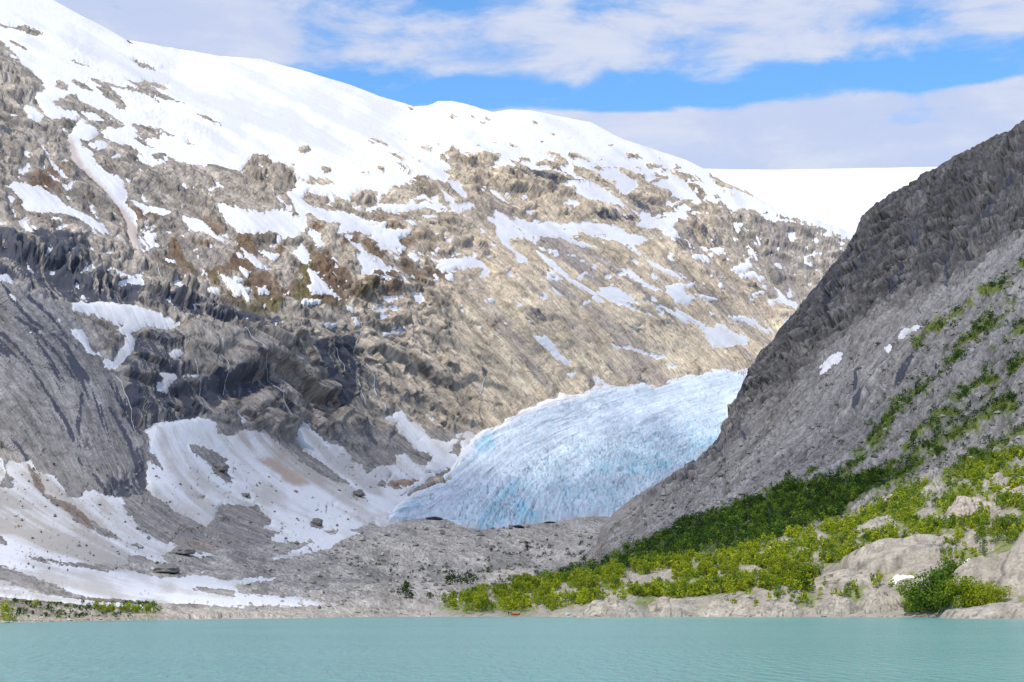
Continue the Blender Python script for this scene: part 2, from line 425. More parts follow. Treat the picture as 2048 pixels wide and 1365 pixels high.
SKY_A = np.array([(-1000, -420), (-700, -390), (-400, -260), (-100, -110), (0, -52), (100, 0), (250, 80), (330, 96), (430, 113), (520, 120), (600, 142), (690, 168), (760, 195), (830, 214), (856, 213), (875, 205), (905, 205), (925, 209), (985, 226), (1022, 221), (1060, 223), (1180, 246), (1250, 282), (1374, 322), (1410, 340), (1450, 366), (1490, 380), (1520, 400), (1546, 415), (1575, 422), (1620, 434), (1650, 446), (1680, 457), (1705, 470), (1760, 520), (1860, 580)], float)
SHORE_A = np.array([(-1000, 1262), (-400, 1250), (0, 1246), (100, 1245), (180, 1242), (330, 1240), (600, 1237), (850, 1234), (1100, 1232), (1300, 1232), (1900, 1232)], float)
DEPTH_A = [(-1000, 1262, 240), (-1000, 900, 560), (-1000, 400, 1000), (-1000, -400, 2600), (-400, 1250, 330), (-400, 1000, 750), (-400, 600, 1050), (-400, 250, 1700), (-400, -200, 2900),
 (0, 1246, 341), (0, 1200, 410), (0, 1130, 600), (0, 1000, 800), (0, 850, 930), (0, 560, 1130), (0, 450, 1350), (0, 250, 1900), (0, 100, 2500), (0, -40, 3000),
 (300, 1241, 400), (300, 1205, 490), (300, 1100, 720), (300, 1000, 860), (290, 950, 930), (290, 700, 1200), (300, 600, 1350), (300, 450, 1750), (300, 300, 2250), (300, 100, 3100),
 (600, 1237, 464), (600, 1200, 600), (600, 1100, 900), (600, 1000, 1150), (600, 880, 1380), (600, 650, 1580), (600, 550, 1820), (600, 400, 2300), (600, 250, 2900), (600, 142, 3400),
 (850, 1234, 527), (850, 1195, 640), (850, 1100, 1000), (850, 1040, 1350), (850, 950, 1600), (850, 850, 1800), (850, 700, 2020), (850, 550, 2320), (850, 400, 2700), (850, 300, 3050), (850, 212, 3500),
 (1050, 1233, 552), (1050, 1195, 640), (1050, 1100, 1040), (1050, 1060, 1380), (1050, 900, 2000), (1050, 820, 2220), (1050, 650, 2480), (1050, 500, 2780), (1050, 350, 3200), (1050, 223, 3750),
 (1300, 1233, 580), (1300, 1100, 1220), (1300, 1000, 1800), (1300, 850, 2600), (1300, 758, 2920), (1300, 600, 3150), (1300, 450, 3500), (1300, 300, 4100),
 (1500, 1000, 2200), (1500, 830, 3000), (1500, 730, 3420), (1500, 600, 3560), (1500, 480, 3780), (1500, 388, 4300),
 (1700, 1000, 2500), (1700, 730, 3700), (1700, 600, 3830), (1700, 470, 4400), (1860, 700, 3900), (1860, 590, 4300), (1860, 1232, 600)]
dA = TPS([(x, y, math.log(d)) for x, y, d in DEPTH_A])

FLOW_A = [(50, 650, .62, .78), (60, 850, .55, .83), (220, 880, .30, .95), (400, 720, .40, .92), (600, 760, .25, .97), (150, 420, .62, .78), (450, 450, .72, .69), (700, 520, .62, .78), (880, 680, .60, .80), (1100, 620, .74, .67), (1300, 600, .80, .60), (1300, 450, .82, .57), (1480, 650, .75, .66), (1600, 520, .15, .99), (300, 230, .85, .53), (800, 300, .85, .5), (120, 1020, .80, .60), (450, 950, .78, .62), (600, 940, .80, .60), (700, 1150, .97, .2), (1000, 1150, .97, .1), (200, 1200, 1, .15), (1200, 720, .62, .78)]
flowA = flow_coords(FLOW_A)
GA1 = grain(FLOW_A, 22, 1, 1); GA2 = grain(FLOW_A, 45, 2, 3); GA3 = grain(FLOW_A, 12, 3, 1); GA4 = grain(FLOW_A, 75, 4, 6)

STEP = 2.25
pxc = np.r_[np.arange(-1000, -300, 10.0), np.arange(-300, 1861, STEP)]; NC = len(pxc)
topA = np.interp(pxc, SKY_A[:, 0], SKY_A[:, 1]); botA = np.interp(pxc, SHORE_A[:, 0], SHORE_A[:, 1]) + 14
NR = 490
tt = np.linspace(0, 1, NR)[:, None]
PX = np.broadcast_to(pxc[None, :], (NR, NC)).copy(); PY = botA[None, :] * (1 - tt) + topA[None, :] * tt
YA = np.exp(dA(PX, PY))
shoreY = EYE * F / np.maximum(np.interp(pxc, SHORE_A[:, 0], SHORE_A[:, 1]) - CY, 5)
BASE_A = place(PX, PY, YA)

# snow cover, as surveyed: '+' lays snow, '-' bares rock
SNOW_A = [
('+', t1((-3400, -2500), (2060, -1800), (2060, 1140), (2010, 1135), (1940, 1095), (1860, 1065), (1830, 1030), (1790, 1050), (1750, 1020), (1720, 965), (1650, 965), (1560, 925), (1480, 905), (1440, 960), (1400, 1005), (1330, 985), (1260, 965), (1190, 975), (1120, 970), (1030, 950), (950, 905), (880, 900), (900, 960), (840, 930), (800, 870), (740, 850), (650, 830), (600, 790), (560, 740), (480, 700), (390, 690), (330, 700), (285, 690), (225, 610), (205, 560), (265, 530), (190, 430), (120, 385), (60, 300), (0, 255), (-300, 60), (-900, -300), (-3400, -700))),
('+', t2((-20, -900), (2060, -900), (2060, 1140), (2000, 1130), (1900, 1110), (1830, 1090), (1760, 1100), (1700, 1140), (1650, 1150), (1640, 1110), (1540, 1110), (1440, 1065), (1390, 1060), (1300, 1020), (1130, 1005), (1100, 985), (1000, 990), (920, 970), (950, 930), (900, 900), (800, 915), (720, 920), (700, 890), (620, 900), (600, 920), (640, 950), (670, 980), (650, 1050), (620, 1090), (530, 1060), (460, 1040), (480, 1100), (430, 1090), (330, 1090), (240, 1180), (230, 1120), (140, 1110), (60, 1130), (-20, 1140))),
('+', t3((-10, 700), (1500, 700), (1500, 1500), (1030, 1365), (930, 1350), (830, 1325), (720, 1318), (640, 1300), (590, 1310), (540, 1300), (470, 1250), (400, 1230), (330, 1250), (250, 1190), (130, 1200), (60, 1170), (-10, 1160))),
]
for p in [t1((0, 135), (60, 150), (130, 160), (200, 175), (250, 195), (200, 205), (150, 180), (60, 165), (0, 155)),
 t1((60, 260), (110, 270), (145, 295), (110, 290)), t1((420, 355), (480, 370), (550, 405), (470, 385)), t1((500, 460), (600, 490), (700, 510), (830, 545), (830, 555), (720, 530), (600, 510)),
 t1((565, 515), (640, 520), (690, 570), (720, 620), (740, 650), (690, 650), (660, 600), (600, 570)), t1((740, 470), (800, 480), (870, 510), (940, 550), (1000, 580), (1080, 620), (1000, 600), (900, 580), (830, 550), (780, 510)),
 t1((770, 345), (820, 355), (880, 380), (990, 408), (900, 395), (830, 380)), t1((840, 470), (980, 495), (960, 507), (860, 485)), t1((330, 490), (370, 490), (400, 515), (350, 517)), t1((420, 498), (480, 503), (530, 540), (480, 532)),
 t1((315, 600), (390, 565), (440, 570), (470, 600), (540, 620), (590, 650), (660, 680), (660, 700), (600, 690), (560, 660), (480, 650), (440, 640), (380, 635)), t1((460, 680), (540, 705), (700, 708), (720, 740), (620, 748), (520, 737)),
 t1((780, 725), (860, 745), (930, 790), (930, 808), (850, 808), (800, 770)), t1((870, 735), (1020, 792), (1010, 800), (930, 775)), t1((1140, 688), (1200, 707), (1280, 745), (1210, 733)), t1((800, 808), (890, 868), (840, 852)), t1((1090, 818), (1140, 848), (1100, 842)),
 t1((740, 238), (770, 260), (755, 264)), t1((1480, 905), (1560, 920), (1600, 960), (1530, 957), (1490, 935)), t1((1762, 882), (1800, 883), (1770, 903)), t1((1893, 982), (1922, 1000), (1900, 1007)), t1((1865, 1042), (1910, 1042), (1947, 1075), (1880, 1072)),
 t1((560, 740), (600, 790), (650, 830), (600, 830), (560, 800)), t1((370, 690), (420, 700), (465, 760), (450, 790), (390, 790), (375, 740)),
 t2((600, 905), (650, 890), (670, 865), (690, 895), (705, 890), (710, 915), (800, 920), (830, 905), (900, 903), (945, 930), (920, 965), (880, 985), (970, 1000), (1000, 1020), (1150, 1005), (1300, 1025), (1390, 1062), (1300, 1100), (1200, 1110), (1060, 1075), (900, 1045), (780, 1010), (700, 980), (650, 935)),
 t2((650, 1010), (700, 980), (900, 1045), (1060, 1075), (1300, 1090), (1390, 1150), (1440, 1180), (1600, 1200), (1640, 1240), (1700, 1250), (1780, 1280), (1700, 1310), (1500, 1300), (1300, 1290), (1200, 1290), (1100, 1270), (1000, 1260), (920, 1230), (850, 1180), (760, 1100), (690, 1040)),
 t2((632, 678), (688, 688), (675, 700)), t2((778, 683), (807, 695), (785, 703)), t2((862, 698), (894, 712), (870, 713)), t2((830, 722), (862, 728), (840, 733)), t2((1148, 710), (1174, 722), (1160, 724)), t2((1252, 778), (1283, 785), (1265, 794)), t2((418, 628), (442, 632), (430, 650)),
 t2((200, 820), (235, 823), (285, 862), (230, 842)), t2((183, 836), (217, 848), (200, 855)), t2((490, 874), (555, 878), (545, 894), (510, 888)), t2((310, 910), (350, 918), (400, 945), (370, 957)), t2((335, 968), (400, 988), (430, 1010), (380, 1003)), t2((238, 998), (272, 998), (260, 1020)), t2((118, 1018), (182, 1026), (130, 1030)),
 t2((1003, 848), (1062, 875), (1030, 870)), t2((1048, 933), (1120, 943), (1130, 957), (1070, 957)), t2((1008, 958), (1060, 963), (1100, 990), (1040, 987)), t2((1150, 963), (1220, 958), (1232, 975), (1160, 987)),
 t2((1215, 905), (1290, 910), (1330, 960), (1345, 975), (1270, 985), (1240, 955), (1290, 945)), t2((1350, 898), (1400, 908), (1482, 947), (1420, 937), (1365, 937)), t2((1220, 988), (1290, 998), (1250, 1006)),
 t2((1370, 973), (1440, 998), (1530, 1028), (1540, 1063), (1625, 1068), (1622, 1107), (1540, 1107), (1440, 1062), (1400, 1032)), t2((1620, 988), (1690, 1003), (1740, 1028), (1802, 1045), (1740, 1057), (1690, 1042)), t2((1690, 903), (1750, 918), (1767, 930), (1700, 928)),
 t2((1810, 973), (1882, 980), (1830, 988)), t2((1888, 993), (1932, 1000), (1900, 1012)), t2((1818, 1023), (1922, 1050), (1870, 1057)), t2((1948, 1012), (2050, 1040), (1980, 1037)), t2((1518, 982), (1558, 990), (1530, 993)), t2((1750, 1053), (1800, 1073), (1892, 1120), (1830, 1122), (1760, 1102)),
 t2((480, 1050), (560, 1090), (640, 1130), (700, 1180), (760, 1230), (830, 1290), (900, 1363), (850, 1363), (760, 1290), (720, 1240), (650, 1180), (560, 1160), (500, 1110)),
 t3((0, 978), (32, 990), (0, 998)), t3((0, 1018), (80, 1033), (162, 1077), (90, 1063), (20, 1047)), t3((208, 1023), (260, 1043), (330, 1078), (422, 1137), (330, 1102), (250, 1072)), t3((203, 1148), (267, 1168), (240, 1173)), t3((408, 1103), (482, 1157), (440, 1142)), t3((88, 1082), (132, 1100), (110, 1102)), t3((138, 1097), (172, 1142), (150, 1130)),
 t3((250, 1190), (300, 1208), (342, 1257), (280, 1233)), t3((598, 1262), (664, 1280), (630, 1288)), t3((680, 1283), (760, 1288), (812, 1312), (730, 1303)), t3((780, 1258), (880, 1298), (962, 1342), (860, 1313))]:
    SNOW_A.append(('-', p))
for p in [
 t1((395, 790), (470, 700), (560, 740), (570, 800), (540, 815), (480, 820), (490, 850), (540, 890), (560, 960), (620, 1010), (690, 1020), (720, 1050), (740, 1180), (720, 1200), (790, 1280), (800, 1363), (830, 1450), (780, 1450), (750, 1350), (680, 1230), (600, 1130), (500, 1030), (430, 970), (405, 900)),
 t1((600, 830), (620, 850), (610, 880), (530, 860), (500, 840), (560, 835)), t1((800, 890), (860, 940), (920, 970), (890, 985), (830, 955), (800, 920)), t1((140, 610), (200, 620), (270, 680), (240, 700), (180, 690)), t1((40, 615), (120, 670), (80, 670)),
 t1((220, 840), (260, 880), (300, 950), (350, 1010), (390, 1060), (340, 1040), (290, 990), (270, 920)),
 t1((30, 1100), (90, 1080), (180, 1100), (260, 1120), (330, 1170), (430, 1230), (520, 1260), (590, 1310), (640, 1363), (600, 1363), (520, 1310), (400, 1260), (280, 1250), (150, 1260), (120, 1220), (130, 1190), (80, 1130)),
 t1((80, 1010), (160, 970), (180, 1010), (120, 1040)), t1((265, 1018), (345, 1082), (305, 1072)), t1((360, 1095), (420, 1090), (400, 1130)), t1((0, 850), (35, 890), (5, 890)), t1((760, 1180), (880, 1220), (1000, 1240), (960, 1275), (880, 1260), (790, 1220)), t1((0, 273), (92, 357), (60, 342)),
 t1((1250, 1190), (1400, 1220), (1550, 1245), (1700, 1215), (1720, 1290), (1700, 1363), (1400, 1363), (1340, 1300), (1290, 1230)),
 t1((1680, 1110), (1780, 1060), (1830, 1080), (1920, 1060), (2048, 1080), (2048, 1160), (2000, 1140), (1900, 1130), (1800, 1110), (1770, 1150), (1800, 1200), (1900, 1210), (2048, 1240), (2048, 1363), (1990, 1330), (1870, 1300), (1790, 1270), (1780, 1363), (1740, 1363), (1740, 1290), (1700, 1180)),
 t1((1060, 1260), (1150, 1290), (1220, 1363), (1120, 1363)), t1((1280, 1078), (1345, 1090), (1320, 1108)), t1((500, 1238), (592, 1270), (560, 1277)), t1((120, 1323), (200, 1363), (140, 1363)),
 t2((0, 1240), (80, 1245), (180, 1280), (240, 1310), (330, 1340), (440, 1320), (470, 1330), (400, 1380), (0, 1380)), t2((180, 1215), (240, 1190), (330, 1185), (420, 1200), (520, 1190), (640, 1225), (560, 1225), (470, 1220), (380, 1240), (300, 1230)), t2((100, 1200), (150, 1193), (140, 1212)), t2((490, 1265), (560, 1258), (620, 1280), (540, 1277)),
 t2((600, 1110), (660, 1165), (705, 1218), (745, 1272), (695, 1230), (635, 1188)), t2((640, 1070), (700, 1080), (760, 1150), (740, 1170), (680, 1120)), t2((700, 998), (782, 1013), (740, 1023)), t2((870, 983), (962, 990), (900, 1003)), t2((890, 1103), (960, 1147), (1052, 1222), (1000, 1203), (930, 1163)),
 t2((915, 1230), (1000, 1280), (1060, 1330), (1100, 1363), (1100, 1390), (930, 1390)), t2((1030, 1265), (1130, 1310), (1230, 1300), (1280, 1310), (1400, 1363), (1400, 1390), (1100, 1390)), t2((1280, 1310), (1400, 1310), (1500, 1300), (1600, 1330), (1700, 1345), (1600, 1363), (1300, 1363)),
 t2((1290, 1090), (1350, 1070), (1450, 1070), (1540, 1110), (1640, 1160), (1680, 1220), (1560, 1190), (1450, 1180), (1390, 1150), (1380, 1110)), t2((1300, 1190), (1360, 1180), (1410, 1200), (1380, 1230)),
 t2((1680, 1200), (1760, 1240), (1870, 1260), (2048, 1240), (2048, 1290), (1900, 1270), (1870, 1290), (1950, 1330), (1960, 1363), (1720, 1325), (1780, 1290), (1740, 1250)), t2((1930, 1188), (2020, 1173), (2000, 1202), (1920, 1212)),
 t3((0, 1215), (60, 1203), (92, 1230), (30, 1262)), t3((80, 1248), (150, 1243), (170, 1262)), t3((408, 1303), (442, 1350), (425, 1357)),
 t6((70, 108), (150, 148), (220, 158), (270, 138), (320, 190), (280, 192), (220, 172), (150, 162)), t6((0, 68), (40, 100), (10, 97)), t6((413, 20), (442, 65), (425, 62)), t6((440, 150), (490, 180), (510, 250), (470, 220), (440, 185)), t6((370, 193), (430, 195), (410, 208)), t6((340, 290), (380, 250), (440, 220), (465, 260), (450, 290), (400, 310)),
 t6((390, 310), (470, 295), (515, 330), (450, 340), (400, 335)), t6((500, 368), (550, 383), (562, 412), (520, 397)), t6((488, 268), (522, 298), (527, 315)), t6((590, 393), (640, 448), (720, 498), (710, 530), (640, 490), (540, 467), (620, 460)), t6((0, 313), (60, 333), (40, 347)), t6((0, 380), (60, 420), (130, 460), (80, 500), (0, 480)),
 t6((60, 370), (130, 363), (100, 407)), t6((130, 443), (200, 438), (267, 465), (200, 468)), t6((0, 515), (80, 560), (180, 610), (240, 625), (260, 600), (330, 650), (440, 690), (420, 730), (320, 745), (230, 745), (190, 690), (150, 620), (60, 580)), t6((320, 560), (400, 560), (470, 570), (550, 600), (510, 610), (600, 660), (540, 665), (460, 630)),
 t6((788, 202), (850, 183), (877, 195), (830, 209)), t6((808, 120), (850, 113), (840, 142)), t6((953, 133), (1022, 150), (970, 148)), t6((968, 168), (1007, 172), (980, 177)), t6((740, 0), (850, 10), (960, 55), (1060, 95), (960, 72), (850, 32)), t6((898, 66), (992, 90), (940, 84)), t6((943, 92), (1047, 120), (980, 112)),
 t5((90, 0), (300, 0), (280, 40), (360, 50), (390, 90), (370, 110), (400, 160), (380, 205), (330, 190), (260, 160), (200, 110), (130, 70)), t5((400, 150), (480, 180), (560, 220), (640, 230), (720, 225), (800, 225), (860, 265), (890, 310), (820, 280), (750, 290), (700, 295), (640, 300), (580, 280), (600, 250), (540, 215), (470, 190)),
 t5((60, 130), (130, 170), (170, 210), (250, 235), (260, 260), (300, 280), (360, 310), (290, 320), (230, 310), (190, 330), (270, 340), (350, 360), (420, 375), (380, 385), (280, 360), (180, 350), (110, 330), (130, 280), (110, 230), (130, 200), (80, 160)), t5((638, 313), (682, 303), (692, 347), (650, 352)), t5((28, 338), (62, 360), (45, 378)),
 t5((420, 448), (482, 443), (492, 502), (450, 502)), t5((240, 463), (330, 456), (372, 480), (300, 492), (250, 487)), t5((245, 513), (320, 513), (362, 535), (300, 557), (290, 530)), t5((0, 428), (42, 460), (20, 463)), t5((48, 498), (97, 508), (102, 532), (60, 522)), t5((95, 553), (130, 568), (152, 622), (110, 622)),
 t5((920, 20), (960, 60), (1060, 65), (1140, 100), (1180, 150), (1260, 175), (1330, 200), (1430, 215), (1380, 212), (1290, 192), (1200, 172), (1150, 132), (1100, 112), (1010, 112), (1010, 150), (1060, 200), (1120, 220), (1110, 260), (1050, 250), (1040, 200), (1000, 170), (960, 140), (930, 80)), t5((888, 138), (932, 165), (900, 162)),
 t5((1060, -10), (1200, 45), (1280, 65), (1400, 125), (1470, 148), (1532, 165), (1430, 152), (1330, 114), (1200, 74), (1110, 34)), t5((1170, -10), (1210, 20), (1250, 10), (1330, 30), (1400, 25), (1500, 15), (1600, 50), (1700, 75), (1860, 105), (1780, 145), (1740, 160), (1790, 215), (1740, 200), (1690, 160), (1600, 130), (1500, 110), (1400, 70), (1300, 50)),
 t5((1720, 40), (1800, -10), (2000, -10), (1970, 40), (2000, 95), (1900, 60), (1840, 45)), t5((1160, 178), (1240, 226), (1330, 305), (1400, 355), (1500, 415), (1600, 455), (1700, 497), (1862, 570), (1820, 572), (1700, 534), (1600, 484), (1480, 424), (1370, 374), (1300, 315), (1220, 244)),
 t5((1620, 273), (1700, 297), (1750, 337), (1790, 367), (1840, 397), (1922, 420), (1850, 423), (1770, 388), (1680, 328)), t5((1920, 400), (1990, 370), (2048, 370), (2048, 490), (1980, 470), (1920, 430)), t5((1780, 222), (1900, 276), (2050, 340), (1950, 323), (1850, 284)), t5((1530, 388), (1600, 398), (1700, 447), (1752, 502), (1680, 493), (1600, 468), (1540, 422)),
 t5((1820, 488), (1950, 517), (2048, 568), (2048, 602), (1950, 553)), t5((1258, 388), (1323, 452), (1280, 433)), t5((1193, 423), (1238, 457), (1210, 453)), t5((1048, 483), (1093, 490), (1050, 518)), t5((1150, 670), (1230, 685), (1270, 730), (1300, 790), (1370, 830), (1330, 850), (1270, 810), (1250, 770), (1190, 730)),
 t5((1600, 723), (1700, 742), (1780, 777), (1840, 797), (1902, 798), (1880, 828), (1800, 803), (1710, 763), (1620, 758)), t5((1903, 843), (1972, 870), (1930, 883)), t5((1500, 910), (1560, 940), (1600, 970), (1540, 1000), (1480, 1010), (1510, 960)), t5((1310, 1000), (1370, 1020), (1400, 1035), (1340, 1075), (1280, 1085)), t5((1338, 893), (1393, 903), (1380, 928)),
 t5((983, 588), (1033, 612), (1000, 604)), t5((263, 663), (332, 663), (280, 678)), t5((250, 1165), (330, 1150), (360, 1105), (420, 1140), (430, 1180), (500, 1200), (520, 1260), (600, 1300), (680, 1300), (700, 1260), (800, 1240), (830, 1240), (760, 1290), (700, 1380), (520, 1380), (430, 1330), (390, 1270), (360, 1190)), t5((503, 1138), (573, 1170), (560, 1183)),
 t5((718, 80), (747, 92), (725, 103)), t5((818, 48), (882, 90), (850, 88)),
 t4((1080, -10), (1180, -10), (1240, 55), (1330, 135), (1372, 165), (1280, 115), (1180, 80), (1100, 65)), t4((1320, -10), (1780, -10), (1790, 60), (1720, 110), (1650, 115), (1600, 70), (1500, 65), (1440, 60), (1400, 20)), t4((1290, 300), (1360, 330), (1430, 370), (1480, 390), (1400, 430), (1360, 390), (1320, 350)), t4((1370, 126), (1440, 175), (1520, 236), (1592, 287), (1500, 264), (1430, 214)),
 t4((1510, 170), (1580, 190), (1640, 210), (1620, 240), (1560, 235)), t4((1665, 170), (1720, 180), (1770, 140), (1810, 180), (1820, 240), (1790, 260), (1740, 230)), t4((1810, 280), (1860, 300), (1900, 350), (1930, 390), (2010, 455), (1950, 440), (1840, 430), (1800, 380), (1830, 350)), t4((1500, 370), (1560, 370), (1585, 410), (1540, 425)), t4((1240, 390), (1280, 378), (1302, 402)),
 t4((1410, 268), (1472, 290), (1450, 322)), t4((1188, 263), (1222, 310), (1190, 313)), t4((963, 208), (1020, 218), (1047, 242), (990, 237)), t4((838, 75), (920, 90), (900, 130), (950, 150), (890, 157), (860, 110)), t4((938, 68), (1002, 80), (990, 97)), t4((680, 380), (740, 368), (820, 343), (852, 392), (780, 387)), t4((580, 288), (640, 288), (672, 310), (620, 327)),
 t4((450, 320), (520, 283), (562, 300), (500, 317)), t4((318, 80), (350, 48), (372, 60)), t4((98, 48), (170, 58), (202, 82), (150, 78)),
 t4((415, 470), (480, 440), (530, 470), (590, 450), (640, 480), (760, 480), (800, 510), (880, 530), (960, 570), (1045, 620), (1040, 640), (960, 640), (880, 620), (820, 630), (780, 660), (800, 700), (790, 760), (730, 810), (720, 850), (660, 885), (610, 860), (610, 810), (650, 830), (680, 780), (720, 740), (740, 680), (690, 640), (720, 610), (680, 600), (600, 580), (520, 550), (430, 530)),
 t4((410, 630), (490, 645), (525, 690), (520, 740), (580, 785), (600, 800), (510, 780), (470, 720), (430, 680)), t4((988, 768), (1060, 748), (1072, 792), (1000, 812)), t4((930, 900), (1010, 890), (1050, 920), (1000, 960), (990, 1000), (920, 1000), (920, 960), (960, 930)), t4((1078, 908), (1172, 903), (1160, 928)), t4((1888, 588), (1992, 588), (1960, 617)),
 t4((870, 1210), (960, 1190), (1060, 1160), (1170, 1145), (1260, 1190), (1270, 1250), (1330, 1270), (1400, 1240), (1500, 1240), (1560, 1290), (1640, 1363), (1640, 1400), (860, 1400)),
 t4((1720, 1190), (1780, 1180), (1830, 1240), (1920, 1310), (2000, 1340), (2060, 1400), (1790, 1400), (1740, 1280)), t4((1398, 1138), (1452, 1170), (1420, 1192)), t4((498, 408), (542, 430), (480, 442)),
 b1((1000, 180), (1040, 100), (980, 30), (1100, -20), (1270, -20), (1250, 60), (1330, 90), (1480, 110), (1540, 90), (1640, 40), (1760, 40), (1830, 90), (1900, 130), (2000, 210), (2100, 300), (2300, 400), (2300, 800), (1990, 800), (1860, 790), (1880, 760), (1980, 740), (1810, 700), (1870, 660), (1780, 590), (1770, 540), (1700, 550), (1500, 550), (1460, 640), (1400, 700), (1300, 640), (1200, 590), (1100, 520), (1040, 470), (1000, 420), (1000, 260)),
 b2((0, 50), (80, 40), (140, 80), (240, 150), (340, 220), (450, 300), (540, 340), (660, 410), (600, 350), (530, 290), (420, 210), (360, 150), (320, 100), (300, 20), (400, -20), (430, 70), (520, 130), (640, 170), (680, 250), (760, 270), (800, 330), (860, 290), (1000, 280), (990, 210), (1060, 200), (1100, 250), (1200, 290), (1240, 230), (1220, 180), (1100, 100), (1000, 60), (1000, -20), (1110, 20), (1180, 90), (1280, 125), (1350, 110), (1400, 90), (1400, 70), (1500, 40), (1560, 60), (1560, 200), (1480, 260), (1350, 300), (1240, 350), (1160, 410), (1080, 470), (1060, 540), (970, 590), (1040, 640), (950, 690), (870, 690), (850, 650), (780, 690), (690, 720), (800, 755), (700, 750), (620, 800), (540, 840), (400, 870), (280, 910), (110, 940), (180, 900), (330, 850), (460, 780), (290, 790), (150, 790), (160, 760), (240, 740), (200, 700), (100, 710), (160, 650), (70, 560), (0, 500)),
 b1((0, 430), (60, 440), (100, 420), (0, 250), (-600, 0), (-600, 600), (0, 760), (60, 830), (150, 860), (300, 910), (430, 950), (620, 960), (760, 960), (860, 960), (880, 890), (980, 900), (1060, 940), (1150, 940), (1100, 900), (1150, 870), (1250, 860), (1330, 905), (1400, 910), (1460, 890), (1380, 880), (1270, 850), (1180, 820), (1080, 800), (970, 740), (950, 680), (880, 620), (830, 550), (860, 540), (830, 490), (720, 480), (640, 450), (580, 460), (540, 510), (460, 500), (430, 430), (370, 350), (290, 350), (240, 300), (200, 250), (120, 280), (60, 260)),
 b1((-900, 740), (0, 815), (60, 840), (150, 885), (300, 935), (460, 965), (600, 975), (720, 990), (870, 990), (960, 1012), (1050, 1030), (1100, 1050), (1220, 1045), (1280, 1035), (1400, 1030), (1540, 1070), (1700, 1050), (1900, 1050), (1740, 1080), (1600, 1100), (1640, 1150), (1800, 1170), (2050, 1180), (2300, 1228), (2040, 1240), (1400, 1240), (1100, 1225), (1000, 1220), (800, 1190), (600, 1190), (500, 1160), (380, 1090), (250, 1050), (100, 1000), (0, 980), (-900, 900)),
 b1((-900, 1000), (0, 1075), (80, 1095), (200, 1130), (330, 1160), (450, 1180), (600, 1200), (800, 1220), (980, 1230), (990, 1250), (800, 1250), (560, 1230), (300, 1200), (100, 1190), (0, 1180), (-900, 1150)),
 b1((1308, 998), (1442, 993), (1380, 1013)), b1((980, 983), (1200, 978), (1130, 1003)), b2((0, 1045), (190, 1043), (100, 1072), (0, 1080))]:
    SNOW_A.append(('+', p))
for p in [b2((858, 410), (900, 388), (932, 410), (890, 428)), b2((940, 410), (1000, 378), (1152, 376), (1080, 422), (990, 432)), b2((698, 480), (750, 458), (782, 490), (740, 508)), b2((418, 663), (490, 668), (502, 697), (430, 702)), b2((523, 730), (570, 713), (602, 735), (550, 748)), b2((678, 295), (717, 288), (710, 308)),
 b2((1358, 190), (1430, 110), (1442, 190), (1482, 215), (1420, 212)), b1((1280, 150), (1340, 150), (1440, 180), (1540, 240), (1540, 310), (1580, 400), (1500, 350), (1450, 320), (1460, 290), (1380, 250), (1310, 210)), b1((1340, 488), (1392, 488), (1380, 512)), b1((1648, 468), (1702, 478), (1702, 512), (1660, 492)), b1((980, 200), (1040, 230), (1102, 312), (1020, 262)),
 b1((180, 280), (230, 330), (290, 400), (300, 480), (400, 520), (520, 560), (600, 640), (642, 717), (570, 682), (500, 642), (480, 602), (400, 552), (330, 502), (240, 420)), b1((600, 640), (832, 792), (800, 795), (680, 745)), b1((1318, 1113), (1400, 1118), (1500, 1133), (1592, 1150), (1592, 1168), (1480, 1153), (1400, 1138)), b1((878, 813), (930, 813), (978, 852), (900, 828)),
 b2((330, 230), (370, 190), (450, 230), (530, 290), (500, 290), (420, 260)), b2((640, 385), (670, 410), (560, 385), (450, 320), (350, 240), (460, 290))]:
    SNOW_A.append(('-', p))

sd = np.full(PX.shape, -26.0)
_wx = 2.6 * n2(PX, PY, 16, 11) + 3.0 * n2(PX, PY, 6.5, 12); _wy = 2.6 * n2(PX, PY, 16, 13) + 3.0 * n2(PX, PY, 6.5, 14)
QX, QY = PX + _wx, PY + _wy
for op, p in SNOW_A:
    d = poly_sd(QX, QY, p)
    sd = np.maximum(sd, d) if op == '+' else np.minimum(sd, -d - 1.2)
ga1, ga2, ga3, ga4 = rsample(GA1, PX, PY), rsample(GA2, PX, PY), rsample(GA3, PX, PY), rsample(GA4, PX, PY)
sd = sd + 1.5 * ga1 + 1.2 * n2(PX, PY, 5, 15)
# thin leftovers of snow in the cracks near the snow line, stones melting out below the cap
hi_zone = sstep(PY, 700, 480) * sstep(PY, 190, 330)
left = fbm2(PX, PY * 1.5, 34, 21) + 0.16 * ga1 + 0.10 * ga2
sd = np.maximum(sd, np.where(hi_zone > 0.05, (left - 0.53 + 0.12 * (hi_zone - 1)) * 22, -26))
right_ridge = sstep(PY - topA[None, :], 4, 18) * sstep(PX, 850, 1250) * sstep(PY, 215, 290) * sstep(PY, 520, 440)
holes = fbm2(PX + PY * 0.9, PY * 2.2, 30, 31) + 0.12 * ga1
sd = np.minimum(sd, np.where(right_ridge > 0.05, (0.66 - holes + 0.25 * (1 - right_ridge)) * 22, 26))
cap_z = sstep(PX, 650, 750) * sstep(PY, 240, 330) * sstep(PX, 1500, 1100)
sd = np.minimum(sd, np.where(cap_z > 0.05, (0.74 - holes + 0.2 * (1 - cap_z)) * 22, 26))
sd = sd + 9 * sstep(PX, 1540, 1620) * sstep(PY - topA[None, :], 16, 4)
snowy = sstep(sd, -1.5, 3.0)

